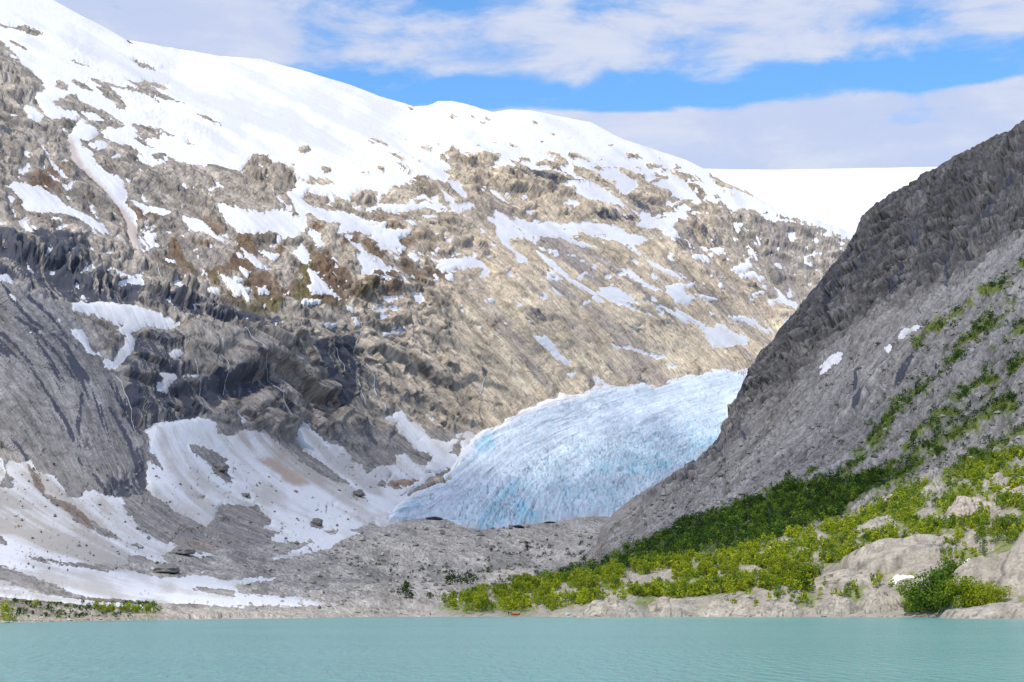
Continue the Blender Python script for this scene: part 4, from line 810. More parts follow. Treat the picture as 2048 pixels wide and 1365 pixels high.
# ------------------------------------------------------------------ right mountain side with its scree and the wooded shore
SKY_B = np.array([(820, 1231), (860, 1226), (900, 1216), (950, 1200), (1050, 1170), (1100, 1150), (1160, 1115), (1190, 1085), (1215, 1040), (1250, 1010), (1290, 982), (1340, 952), (1400, 912), (1432, 880), (1447, 862), (1458, 826), (1470, 800), (1485, 766), (1502, 735), (1530, 694), (1560, 662), (1600, 612), (1630, 575), (1660, 535), (1685, 505), (1702, 478), (1713, 462), (1720, 448), (1732, 422), (1748, 410), (1775, 392), (1800, 376), (1830, 360), (1850, 344), (1870, 336), (1900, 318), (1940, 300), (1965, 288), (1990, 272), (2020, 258), (2048, 238), (2200, 150), (2400, 40), (2700, -120), (3100, -300)], float)
SHORE_B = np.array([(800, 1234), (1100, 1233), (1170, 1235), (1300, 1234), (1450, 1234), (1800, 1235), (1920, 1237), (2048, 1238), (2400, 1240), (3100, 1244)], float)
DEPTH_B = [(820, 1234, 527), (820, 1228, 560), (900, 1234, 520), (900, 1214, 580), (1100, 1234, 525), (1100, 1180, 640), (1100, 1148, 780), (1190, 1085, 1080), (1215, 1040, 1400), (1200, 1150, 640), (1250, 1010, 1480), (1300, 1234, 525), (1300, 1195, 560), (1300, 1120, 700), (1300, 1050, 960), (1300, 978, 1500), (1400, 912, 1620), (1450, 1234, 525), (1450, 1150, 590), (1450, 1060, 770), (1450, 980, 1050), (1450, 900, 1450), (1450, 850, 1680), (1500, 850, 1480), (1502, 735, 1850), (1600, 1234, 520), (1600, 1150, 570), (1600, 1050, 710), (1600, 950, 900), (1600, 800, 1250), (1600, 612, 1850), (1700, 900, 950), (1700, 700, 1350), (1702, 478, 1880), (1850, 1235, 504), (1850, 1150, 540), (1850, 1000, 690), (1850, 850, 880), (1850, 650, 1150), (1850, 450, 1560), (1870, 336, 1850), (2048, 1238, 446), (2048, 1150, 500), (2048, 1000, 620), (2048, 850, 760), (2048, 650, 950), (2048, 450, 1260), (2048, 238, 1750), (2350, 1240, 420), (2350, 1000, 540), (2350, 700, 760), (2350, 400, 1120), (2350, 70, 1650), (3100, 1244, 362), (3100, 900, 500), (3100, 400, 820), (3100, -280, 1500)]
dB = TPS([(x, y, math.log(d)) for x, y, d in DEPTH_B])
FLOW_B = [(1500, 900, -.72, .69), (1700, 700, -.66, .75), (1900, 800, -.74, .67), (2000, 600, -.72, .69), (1750, 520, -.45, .89), (2000, 380, -.55, .83), (1400, 1000, -.80, .60), (1300, 1120, -.93, .36), (1600, 1080, -.93, .36), (1900, 1080, -.93, .36), (2048, 950, -.80, .6), (1100, 1180, -.98, .2), (1700, 1200, -.98, .15), (1550, 750, -.55, .83)]
flowB = flow_coords(FLOW_B)
GB1 = grain(FLOW_B, 16, 11, 1); GB2 = grain(FLOW_B, 40, 12, 3)
bpx = np.r_[np.arange(822, 2110, 2.2), np.arange(2110, 3100, 9.0)]; NB = len(bpx); NRB = 430
topB = np.interp(bpx, SKY_B[:, 0], SKY_B[:, 1]); botB = np.interp(bpx, SHORE_B[:, 0], SHORE_B[:, 1]) + 12
jagB = 2.2 * n2(bpx, bpx * 0, 9, 160) + 2.4 * n2(bpx, bpx * 0, 23, 161)
tb_ = np.linspace(0, 1, NRB)[:, None]
BX = np.broadcast_to(bpx[None], (NRB, NB)).copy(); BY = botB[None] * (1 - tb_) + topB[None] * tb_; BY = BY + jagB[None] * tb_ ** 14
YB = np.exp(dB(BX, BY)); BB = place(BX, BY, YB)
nB = grid_normals(BB); nB[nB[..., 2] < 0] *= -1
h1, h2 = rsample(GB1, BX, BY), rsample(GB2, BX, BY)
bwx = 5 * n2(BX, BY, 40, 162) + 3 * n2(BX, BY, 14, 163)
crag = sstep(poly_sd(BX + bwx, BY + bwx, [(1330, 960), (1250, 1020), (1330, 1000), (1400, 960), (1460, 900), (1560, 790), (1640, 720), (1720, 640), (1800, 600), (1880, 560), (1960, 520), (2048, 470), (2400, 330), (2400, -100), (1900, 150), (1600, 500), (1400, 800), (1380, 900)], 80), -20, 30)
shoreb = sstep(BY - np.interp(BX, [820, 1000, 1200, 1400, 1600, 1800, 2048, 2400], [1215, 1185, 1150, 1110, 1060, 1010, 940, 860]), -10, 25)
scree = (1 - crag) * (1 - shoreb)
P = BB
eb = P[..., 2] + 0.35 * P[..., 0] + 18 * n3(P, 80, 170) + 6 * n3(P, 30, 171)
bilB = 20 * np.abs(n3(P, 85, 172)) + 12 * np.abs(n3(P, 38, 173)) + 6.5 * np.abs(n3(P, 17, 174)) + 3.2 * np.abs(n3(P, 8, 175))
PWb = P + 5 * np.stack([n3(P, 40, 511), n3(P, 40, 512), n3(P, 40, 513)], -1)
fb1, be1 = facets3(PWb / [26, 30, 22], 11); fb2, be2 = facets3(PWb / [11, 12, 9.5], 12); fb3, be3 = facets3(PWb / [4.6, 5, 4], 13)
hb = crag * (6.5 * fb1 + 3.2 * fb2 + 1.2 * fb3 - 3.0 * sstep(be1, 0.10, 0.0)) + scree * (0.35 * fb2 + 0.55 * fb3)
hb += crag * (0.42 * (bilB - 11) + 0.12 * terrace(eb, 38) + 0.3 * n3(P, 4.5, 176)) + scree * (5 * n3(P, 90, 177) + 1.5 * h2 + 0.7 * h1 + 0.9 * np.abs(n3(P, 5, 178)) + 1.4 * n3(P, 14, 179))
hb += shoreb * sstep(YB, 460, 560) * (3.2 * np.abs(n3(P, 40, 180)) + 1.6 * np.abs(n3(P, 14, 181)) + 0.5 * n3(P, 4, 182)) * sstep(BY, 1236, 1215)
hb += -6 * crag * sstep(line_dist(BX + bwx, BY, t6((1600, 20), (1590, 160), (1580, 260), (1590, 380))), 16, 2) - 5 * crag * sstep(line_dist(BX + bwx, BY, t6((900, 380), (880, 520), (930, 620))), 10, 2)
hb *= sstep(tb_, 1.0, 0.97) * 0.75 + 0.25
PB = BB + nB * hb[..., None]
sh_b = np.interp(BX, SHORE_B[:, 0], SHORE_B[:, 1]); bel = np.clip(BY - sh_b, 0, None)
PB[..., 2] = np.where(bel > 0, -0.25 * bel, np.maximum(PB[..., 2], 0.06 + 0.02 * (sh_b - BY)))

toneB = np.ones(PB.shape) * np.array([0.282, 0.268, 0.254])
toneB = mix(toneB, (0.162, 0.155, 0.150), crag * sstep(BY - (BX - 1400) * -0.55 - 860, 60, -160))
toneB *= (1 + 0.18 * fbm2(BX, BY, 80, 190) + 0.10 * h1 + 0.10 * h2 + 0.20 * n2(BX, BY, 7, 191) * scree)[..., None]
toneB *= (1 - (crag + 0.3 * scree) * (0.55 * sstep(be1, 0.11, 0.0) + 0.5 * sstep(be2, 0.16, 0.0)))[..., None]
toneB *= (1 + crag * (0.25 * fb2 + 0.15 * fb3) + scree * 0.22 * fb3)[..., None]
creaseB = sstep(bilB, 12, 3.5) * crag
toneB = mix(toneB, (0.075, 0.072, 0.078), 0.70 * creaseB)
darkc = crag * sstep(fbm2(BX, BY, 70, 192) + 0.2 * h1, 0.10, 0.5)
toneB = mix(toneB, (0.10, 0.097, 0.10), 0.65 * darkc)
wetB = np.zeros(BX.shape)
for ln, w_b in [(t6((1600, 20), (1590, 160), (1580, 260), (1590, 380)), 7), (t6((1750, 120), (1720, 230)), 5), (t6((900, 380), (880, 520), (940, 600)), 8), (t6((1340, 260), (1330, 400)), 6), (b3((1480, 170), (1540, 230), (1500, 300)), 6), (b3((1330, 310), (1230, 400)), 6), (b3((1660, 60), (1680, 200)), 4), (t6((1230, 820), (1050, 1090)), 7), (t6((1440, 770), (1290, 960)), 6), (t6((1100, 850), (1050, 980)), 5)]:
    wetB = np.maximum(wetB, 0.85 * sstep(line_dist(BX + bwx * 0.5, BY, ln), w_b, 1) * sstep(h1, -1.5, 0.0))
wetB = np.maximum(wetB, 0.55 * crag * sstep(h2 + 0.5 * h1, 1.0, 1.8))
band = sstep(line_dist(BX + bwx * 0.7, BY, [(1560, 880), (1700, 760), (1800, 660), (1900, 590), (2048, 490)], 60), 28, 6)
toneB = mix(toneB, (0.30, 0.288, 0.28), 0.6 * band)
stones = scree * sstep(n2(BX, BY, 4.2, 193) + 0.1 * h1, 0.30, 0.55)
toneB = mix(toneB, (0.14, 0.135, 0.13), 0.55 * stones); toneB = mix(toneB, (0.36, 0.345, 0.33), 0.5 * scree * sstep(n2(BX, BY, 4.0, 194), 0.42, 0.6))
toneB = mix(toneB, (0.32, 0.29, 0.245), 0.8 * shoreb)
toneB *= (1 + shoreb * 0.25 * fbm2(BX, BY * 2, 30, 195))[..., None]
turf_noise = fbm2(BX, BY * 1.8, 46, 196) + 0.12 * h2
strip = np.zeros(BX.shape)
STRIPS = [([(1690, 950), (1740, 880), (1790, 810), (1850, 775), (1900, 720), (1960, 655), (2020, 620)], 17), ([(1830, 870), (1880, 820), (1950, 770), (2060, 705)], 12), ([(1760, 985), (1840, 910), (1930, 860), (2060, 790)], 16), ([(1900, 650), (1970, 590), (2060, 525)], 8), ([(1840, 700), (1870, 665), (1890, 650)], 9), ([(1330, 1075), (1450, 1030), (1540, 990), (1640, 940)], 7), ([(1900, 960), (1980, 900), (2060, 850)], 16), ([(1990, 700), (2060, 650)], 10), ([(1810, 900), (1900, 830), (1990, 790)], 7)]
for ln, w_b in STRIPS:
    strip = np.maximum(strip, sstep(line_dist(BX + bwx, BY + bwx, ln), w_b * 1.3, w_b * 0.3) * sstep(turf_noise, -0.35, 0.0))
V2 = [(950, 1196), (1000, 1172), (1100, 1150), (1200, 1120), (1260, 1090), (1330, 1070), (1400, 1048), (1500, 1020), (1600, 985), (1690, 968), (1800, 925), (1740, 985), (1670, 1025), (1600, 1060), (1500, 1095), (1400, 1110), (1300, 1130), (1200, 1150), (1100, 1165), (1000, 1190)]
V1 = [(880, 1222), (960, 1192), (1100, 1162), (1250, 1145), (1350, 1122), (1450, 1105), (1560, 1085), (1650, 1050), (1750, 1010), (1900, 955), (2060, 890), (2060, 1085), (1990, 1072), (1850, 1078), (1700, 1125), (1590, 1150), (1700, 1165), (1600, 1195), (1450, 1197), (1300, 1200), (1150, 1215), (1050, 1226), (900, 1228)]
v1 = sstep(poly_sd(BX + bwx, BY + bwx * 0.5, V1, 30), -8, 6); v2 = sstep(poly_sd(BX + bwx, BY + bwx * 0.5, V2, 30), -8, 6)
turf = np.maximum(np.maximum(strip, v1 * sstep(turf_noise, -0.36, -0.04)), v2)
turf = np.maximum(turf, 0.8 * sstep(turf_noise, 0.02, 0.3) * shoreb * sstep(sh_b - BY, 4, 20))
topmoss = crag * sstep(BY - topB[None], 34, 8) * sstep(n2(BX, BY, 26, 197), -0.1, 0.3) * sstep(BX, 1720, 1760)
toneB = mix(toneB, (0.135, 0.175, 0.024), 0.90 * np.maximum(turf - 0.6 * v2, 0)); toneB = mix(toneB, (0.05, 0.085, 0.015), 0.9 * v2); toneB = mix(toneB, (0.085, 0.085, 0.03), 0.6 * topmoss)
toneB = mix(toneB, (0.36, 0.335, 0.305), (1 - turf) * sstep(BY - topB[None], 60, 4) * sstep(BX, 1340, 1215))
toneB = np.clip(toneB, 0.02, 0.55)
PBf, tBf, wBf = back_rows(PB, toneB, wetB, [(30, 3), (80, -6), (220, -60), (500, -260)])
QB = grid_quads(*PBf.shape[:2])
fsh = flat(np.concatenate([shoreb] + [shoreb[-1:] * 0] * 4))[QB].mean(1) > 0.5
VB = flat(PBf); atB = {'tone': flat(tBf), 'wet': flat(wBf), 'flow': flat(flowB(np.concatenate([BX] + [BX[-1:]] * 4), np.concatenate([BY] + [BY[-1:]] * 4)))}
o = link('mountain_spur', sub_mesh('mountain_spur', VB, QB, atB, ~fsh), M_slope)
tag(o, 'steep dark grey mountain spur with scree below its crags', 'mountain', kind='structure')
o = link('shore_bank', sub_mesh('shore_bank', VB, QB, atB, fsh), M_shore)
tag(o, 'pale bedrock shore rising gently from the lake under green bushes', 'shore', kind='structure')

def at_grid(PP, pxs, bot, top, px, py):
    c = np.clip(np.interp(px, pxs, np.arange(len(pxs))), 0, len(pxs) - 1.001); ci = int(c); fc = c - ci
    b0 = bot[ci] * (1 - fc) + bot[ci + 1] * fc; t0_ = top[ci] * (1 - fc) + top[ci + 1] * fc
    r = np.clip((py - b0) / (t0_ - b0) * (PP.shape[0] - 1), 0, PP.shape[0] - 1.001); ri = int(r); fr = r - ri
    return (PP[ri, ci] * (1 - fr) + PP[ri + 1, ci] * fr) * (1 - fc) + (PP[ri, ci + 1] * (1 - fr) + PP[ri + 1, ci + 1] * fr) * fc
onB = lambda px, py: at_grid(PB, bpx, botB, topB, px, py)
onA = lambda px, py: at_grid(PA, pxc, botA, topA, px, py)

# snow remnants on the right slope
def remnant(outline, lb):
    p = np.array(outline); lo, hi = p.min(0) - 8, p.max(0) + 8
    c0, c1 = np.searchsorted(bpx, [lo[0], hi[0]])
    X_, Y_ = BX[:, c0:c1], BY[:, c0:c1]
    s_ = poly_sd(X_ + 2 * n2(X_, Y_, 10, 200), Y_ + 2 * n2(X_, Y_, 10, 201), outline, 26)
    Pn = PB[:, c0:c1] + nB[:, c0:c1] * np.clip(s_ * 0.35, -2.2, 1.6)[..., None]
    Q = grid_quads(*X_.shape); k = (s_ > -6).ravel()[Q].all(1)
    tn = np.ones(X_.shape + (3,)) * np.array([0.80, 0.80, 0.82]) * (1 - 0.15 * sstep(n2(X_, Y_, 9, 202), 0, .5))[..., None]
    tag(link('snow_patch', sub_mesh('snow_patch', flat(Pn), Q, {'tone': flat(tn)}, k), M_snow), lb, 'snow', kind='stuff')
remnant(t6((838, 857), (900, 808), (985, 773), (988, 822), (850, 924), (868, 875)), 'small white snow remnant on the grey scree of the dark spur')
remnant(t6((1236, 764), (1292, 718), (1252, 778)), 'tiny grey snow sliver above the larger remnant on the spur')
remnant(t6((1306, 694), (1350, 640), (1430, 618), (1464, 630), (1390, 672)), 'thin dirty snow streak beside dark stones high on the scree')
remnant(b4((1130, 1090), (1180, 1050), (1300, 1036), (1310, 1052), (1220, 1070), (1160, 1115)), 'small white snow remnant beside the big green bush')
remnant(b4((1610, 945), (1680, 930), (1690, 950), (1640, 965)), 'last small snow patch among bushes under the sloping slab')

# ------------------------------------------------------------------ lake
lx = np.linspace(-2600, 2600, 120); ly = np.r_[np.linspace(-600, 0, 10), np.linspace(20, 640, 120)]
LX, LY = np.meshgrid(lx, ly)
me = np_mesh('lake', np.stack([LX, LY, LX * 0], -1).reshape(-1, 3), grid_quads(*LX.shape))
M_water = bpy.data.materials.new('glacial_water'); M_water.use_nodes = True
nt = M_water.node_tree; N, L = nt.nodes, nt.links; b = N['Principled BSDF']
g = N.new('ShaderNodeTexCoord')
mp = N.new('ShaderNodeMapping'); mp.inputs['Scale'].default_value = (0.9, 0.20, 1); L.new(g.outputs['Object'], mp.inputs[0])
w1 = N.new('ShaderNodeTexNoise'); w1.inputs['Scale'].default_value = 1.3; w1.inputs['Detail'].default_value = 5; w1.inputs['Roughness'].default_value = 0.6; L.new(mp.outputs[0], w1.inputs['Vector'])
mp2 = N.new('ShaderNodeMapping'); mp2.inputs['Scale'].default_value = (0.012, 0.03, 1); L.new(g.outputs['Object'], mp2.inputs[0])
w2 = N.new('ShaderNodeTexNoise'); w2.inputs['Scale'].default_value = 1.0; w2.inputs['Detail'].default_value = 4; L.new(mp2.outputs[0], w2.inputs['Vector'])
bp = N.new('ShaderNodeBump'); bp.inputs['Strength'].default_value = 1.0; bp.inputs['Distance'].default_value = 0.8
L.new(w1.outputs['Fac'], bp.inputs['Height']); L.new(bp.outputs[0], b.inputs['Normal'])
mx = N.new('ShaderNodeMix'); mx.data_type = 'RGBA'; mx.inputs[6].default_value = (0.10, 0.30, 0.29, 1); mx.inputs[7].default_value = (0.175, 0.40, 0.375, 1)
L.new(w2.outputs['Fac'], mx.inputs[0]); L.new(mx.outputs[2], b.inputs['Base Color'])
b.inputs['Roughness'].default_value = 0.22; b.inputs['IOR'].default_value = 1.33; b.inputs['Specular IOR Level'].default_value = 0.35
o = link('lake', me, M_water); tag(o, 'calm milky turquoise glacial lake', 'lake', kind='structure')

# ------------------------------------------------------------------ cloud drifting overhead, its shade falls across the valley
def shade_pts():
    out = []
    for px, py in [(-300, 500), (0, 540), (130, 585), (330, 600), (560, 640), (730, 705), (775, 800), (850, 880), (960, 930), (1100, 920), (1330, 830)]:
        out.append(onA(px, py))
    for px, py in [(1500, 740), (1702, 480), (1870, 337), (2048, 240), (2360, 70)]:
        q = onB(px, py); out.append(q * np.array([1, 1, 1]) + np.array([60, 260, 40]))
    out.append(onB(2370, 500) + np.array([500, 100, 0]))
    for px, py in [(2370, 800), (2048, 905), (1800, 985), (1500, 1068), (1300, 1112), (1100, 1152), (950, 1200)]:
        out.append(onB(px, py))
    for px, py in [(800, 1214), (600, 1212), (300, 1190), (0, 1168), (-300, 1150)]:
        out.append(onA(px, py))
    return np.array(out)
ZC = 2600.0
sp = shade_pts(); cp = sp + SUN_DIR[None] * ((ZC - sp[:, 2]) / SUN_DIR[2])[:, None]
cp2 = cp[:, :2]
lo, hi = cp2.min(0) - 260, cp2.max(0) + 260
xs = np.arange(lo[0], hi[0], 28.0); ys = np.arange(lo[1], hi[1], 28.0)
KX, KY = np.meshgrid(xs, ys)
ks = poly_sd(KX, KY, cp2, 240.0) + 70 * n2(KX, KY, 300, 210) + 45 * n2(KX, KY, 120, 211) + 20 * n2(KX, KY, 50, 212)
dens = sstep(ks, -60, 110) * np.clip(0.86 + 0.25 * n2(KX, KY, 260, 213), 0, 1)
puff = np.clip(ks, 0, 240)
top = ZC + 20 + 0.55 * puff + sstep(ks, 0, 100) * (60 * np.abs(n2(KX, KY, 160, 214)) + 30 * np.abs(n2(KX, KY, 70, 215)))
bot = ZC - 10 - 0.06 * puff - sstep(ks, 0, 100) * 12 * np.abs(n2(KX, KY, 110, 216))
Vt = np.stack([KX, KY, top], -1).reshape(-1, 3); Vb = np.stack([KX, KY, bot], -1).reshape(-1, 3)
Qk = grid_quads(*KX.shape); kk = (ks > -70).ravel()[Qk].any(1)
Qall = np.concatenate([Qk[kk], Qk[kk][:, ::-1] + len(Vt)])
me = np_mesh('cloud', np.concatenate([Vt, Vb]), Qall, {'veil': np.r_[dens.ravel(), dens.ravel()]})
M_cloud = bpy.data.materials.new('cloud_vapour'); M_cloud.use_nodes = True
nt = M_cloud.node_tree; N, L = nt.nodes, nt.links; N.remove(N['Principled BSDF'])
at = N.new('ShaderNodeAttribute'); at.attribute_name = 'veil'
tr = N.new('ShaderNodeBsdfTransparent'); tl = N.new('ShaderNodeBsdfTranslucent'); tl.inputs[0].default_value = (0.95, 0.95, 0.95, 1)
df = N.new('ShaderNodeBsdfDiffuse'); df.inputs[0].default_value = (0.95, 0.95, 0.95, 1)
m1 = N.new('ShaderNodeMixShader'); m1.inputs[0].default_value = 0.55; L.new(df.outputs[0], m1.inputs[1]); L.new(tl.outputs[0], m1.inputs[2])
mm = N.new('ShaderNodeMath'); mm.operation = 'MULTIPLY'; mm.inputs[1].default_value = 0.42; L.new(at.outputs['Fac'], mm.inputs[0])
m2 = N.new('ShaderNodeMixShader'); L.new(mm.outputs[0], m2.inputs[0]); L.new(tr.outputs[0], m2.inputs[1]); L.new(m1.outputs[0], m2.inputs[2])
L.new(m2.outputs[0], N['Material Output'].inputs[0])
tag(link('cloud', me, M_cloud), 'thin white cloud drifting overhead that shades the valley', 'cloud', kind='stuff')

# ------------------------------------------------------------------ rock outcrops and boulders on the shore
def outcrop(name, x0, x1, ytop, ybase, lb, surf=onB, skew=0.0, seed=0, tonec=(0.42, 0.385, 0.33), fat=0.9, sharp=2.2, pw=0.72, back=0.0, grp='bedrock humps along the lake shore'):
    """ice-smoothed hump of bedrock: world width and height from its sighted extent, real depth behind"""
    cx0 = 0.5 * (x0 + x1); base = surf(min(cx0, 2040), ybase); D = base[1] + back; base = place(np.array(cx0), np.array(ybase), D)
    wdt = (x1 - x0) * D / F; hgt = 1.0 * (ybase - ytop) * D / F
    n_u, n_v = 56, 40
    uu, vv_ = np.meshgrid(np.linspace(-1, 1, n_u), np.linspace(-1, 1, n_v))
    # superellipse plan, domed profile
    uu0, vv0 = uu, vv_
    uu = uu0 + 0.16 * noise(uu0 * 1.5, vv0 * 1.5, seed * 4.1, 306); vv_ = vv0 + 0.16 * noise(uu0 * 1.5, vv0 * 1.5, seed * 5.3, 307)
    r = (np.abs(uu) ** sharp + np.abs(vv_) ** sharp) ** (1 / sharp)
    prof = np.clip(1 - r ** 2, -0.25, 1); prof = np.sign(prof) * np.abs(prof) ** pw
    prof = prof * (1 + 0.6 * skew * uu)
    X = base[0] + uu0 * wdt * 0.56; Yw = base[1] + vv0 * wdt * 0.5 * fat + wdt * 0.42 * fat
    nse = noise(uu * 1.7, vv_ * 1.7, seed * 1.7 + 0.3, 300) * 0.30 + noise(uu * 5, vv_ * 5, seed * 2.1, 301) * 0.06 + 0.16 * facets(uu * 3 + seed * 7, vv_ * 2.4, 31)[0] + 0.06 * facets(uu * 8 + seed * 3, vv_ * 6, 32)[0]
    crack = np.exp(-(noise(uu * 2.4 + 7, vv_ * 2.4, seed * 3.3, 302) / 0.035) ** 2)
    Zw = base[2] - 0.10 * hgt + hgt * 1.12 * (prof * (1 + nse) - 0.05 * crack * (prof > 0)) - 0.6 * (prof < 0)
    r0 = np.maximum(np.abs(uu0), np.abs(vv0)); Zw = Zw - (2.0 + 0.6 * hgt) * sstep(r0, 0.86, 1.0)
    V = np.stack([X, Yw, Zw], -1)
    tn = np.ones(V.shape) * np.array(tonec) * (1 + 0.30 * noise(X / 5, Yw / 5, Zw / 2.5, 303) + 0.16 * noise(X / 1.6, Yw / 1.6, Zw / 0.9, 304))[..., None]
    tn = mix(tn, (0.07, 0.065, 0.06), 0.85 * np.clip(crack, 0, 1)); tn = mix(tn, (0.10, 0.09, 0.08), 0.7 * sstep(facets(uu * 2.2 + seed * 5, vv_ * 1.8, 33)[1], 0.05, 0.0))
    tn = mix(tn, (0.17, 0.165, 0.145), 0.55 * sstep(noise(X / 6, Yw / 6, Zw / 1.6, 305), 0.12, 0.4))
    me = np_mesh(name, V.reshape(-1, 3), grid_quads(n_v, n_u), {'tone': np.clip(tn, 0.03, 0.6).reshape(-1, 3)})
    return tag(link(name, me, M_dome), lb, 'rock', grp)
OUT = [(1710, 1995, 1074, 1124, 'long grey whaleback rock running above the snow remnant and bushes', 0.25), (1590, 1845, 1144, 1178, 'pale rock hump below the long whaleback, dry bushes on top', 0.1), (1722, 1808, 1180, 1226, 'pale rounded slab at the water beside the big green bush', 0.2), (1925, 2290, 1072, 1208, 'large pale cracked slab sloping up at the edge of the view', 0.35), (1920, 2200, 1206, 1238, 'low pale rock ledge at the waterline beneath the cracked slab', 0.1),
 (1168, 1292, 1201, 1236, 'smooth grey whale-shaped rock at the waterline', -0.1), (1285, 1405, 1198, 1234, 'wide pale rock beside the whale-shaped rock at the waterline', 0.1), (1395, 1520, 1203, 1233, 'low pale rock with a yellow bush behind it', 0.1), (1500, 1620, 1204, 1234, 'pale stepped rock hump between two bushy shore hollows', 0.2), (1900, 2008, 996, 1034, 'pinkish rock hump high among the bright bushes', 0.2), (2000, 2160, 966, 996, 'pale rock crest above the pinkish hump', 0.2), (1715, 1818, 1034, 1064, 'grey banded rock hump with dark lines among bushes', 0.2), (1636, 1730, 1196, 1230, 'low pale shore rock in front of the dry bushes', 0.0), (1590, 1625, 1094, 1108, 'small pale hump showing through the thicket', 0.0), (1480, 1535, 1132, 1150, 'pale rock patch within the lower thicket', 0.0), (1455, 1488, 1188, 1204, 'small grey rock block in the shore thicket', 0.0)]
for i, (x0, x1, yt, yb, lb, sk) in enumerate(OUT):
    outcrop('rock_outcrop', x0, x1, yt, yb, lb, skew=sk, seed=i + 1, back=12.0 if 'large' in lb else 0.0, pw=0.95 if 'large' in lb else 0.72, tonec=(0.44, 0.38, 0.335) if 'pinkish' in lb else (0.35, 0.32, 0.272))
R0 = np.random.default_rng(5)
def boulder(px, py, wpx, lb, surf=onB, tonec=(0.36, 0.34, 0.31), grp='boulders lying in the valley', flat_=0.7):
    base = surf(px, py); r = wpx * base[1] / F * 0.5
    bm = bmesh.new(); bmesh.ops.create_icosphere(bm, subdivisions=3 if wpx > 12 else 2, radius=1.0)
    sd_ = random.random() * 50
    bc = np.array([v_.co[:] for v_ in bm.verts]); q1, q2 = bc * 1.1 + sd_, bc * 2.9 + sd_
    dd = 1 + 0.35 * noise(q1[:, 0], q1[:, 1], q1[:, 2], 400) + 0.14 * noise(q2[:, 0], q2[:, 1], q2[:, 2], 401) + 0.22 * facets3(bc * 1.3 + sd_, 402)[0]
    for v_, c, d in zip(bm.verts, bc, dd): v_.co = Vector((c[0] * d * r, c[1] * d * r, max(c[2] * d, -0.5) * r * flat_))
    me = bpy.data.meshes.new('boulder'); bm.to_mesh(me); bm.free()
    at_ = me.attributes.new('tone', 'FLOAT_COLOR', 'POINT'); k = len(me.vertices)
    at_.data.foreach_set('color', np.tile(np.array([*tonec, 1.0], np.float32), k))
    o = link('boulder', me, M_dome); o.location = Vector(base.tolist()) + Vector((0, 0, r * flat_ * 0.45)); o.rotation_euler[2] = random.random() * 6
    return tag(o, lb, 'boulder', grp)
boulder(1184, 1171, 36, 'pointed grey boulder where dark and bright bushes meet')
boulder(1780, 1006, 30, 'pale boulder above the banded rock hump', tonec=(0.42, 0.39, 0.37))
boulder(1548, 1102, 18, 'small pale boulder inside the upper thicket')
boulder(1650, 1042, 16, 'small grey boulder on the thicket edge below the scree')
boulder(440, 945, 30, 'grey boulder half sunk in the avalanche snow beneath the cliff', onA, (0.22, 0.2, 0.19))
boulder(716, 993, 24, 'dark round boulder alone on the snow by the snout', onA, (0.20, 0.19, 0.185))
boulder(634, 1050, 24, 'dark boulder on the grey snow above the long snow tongue', onA, (0.19, 0.18, 0.175))
boulder(492, 994, 14, 'small brown boulder on the avalanche snow above the bare knoll', onA, (0.22, 0.17, 0.15))
boulder(366, 1112, 44, 'wide flat grey boulder on the edge of the dirty fan', onA, (0.27, 0.25, 0.235), flat_=0.5)
boulder(332, 1150, 50, 'broad dark boulder standing in the low snow field', onA, (0.24, 0.225, 0.21), flat_=0.42)
boulder(1035, 1058, 26, 'black lens standing in for the dark melt opening at the foot of the blue ice arch', onA, (0.04, 0.04, 0.045), flat_=0.26)  # near-black lens added where a dark melt opening gapes under the ice
boulder(868, 1043, 34, 'flat black lens standing in for the dark melt gap under the grey snout', onA, (0.04, 0.04, 0.045), flat_=0.2)  # black shape put in for the dark gap below the snout
boulder(1100, 1051, 22, 'small black lens standing in for the dark melt gap under the ice edge by the gravel', onA, (0.04, 0.04, 0.045), flat_=0.22)  # another black lens added for a dark gap under the ice

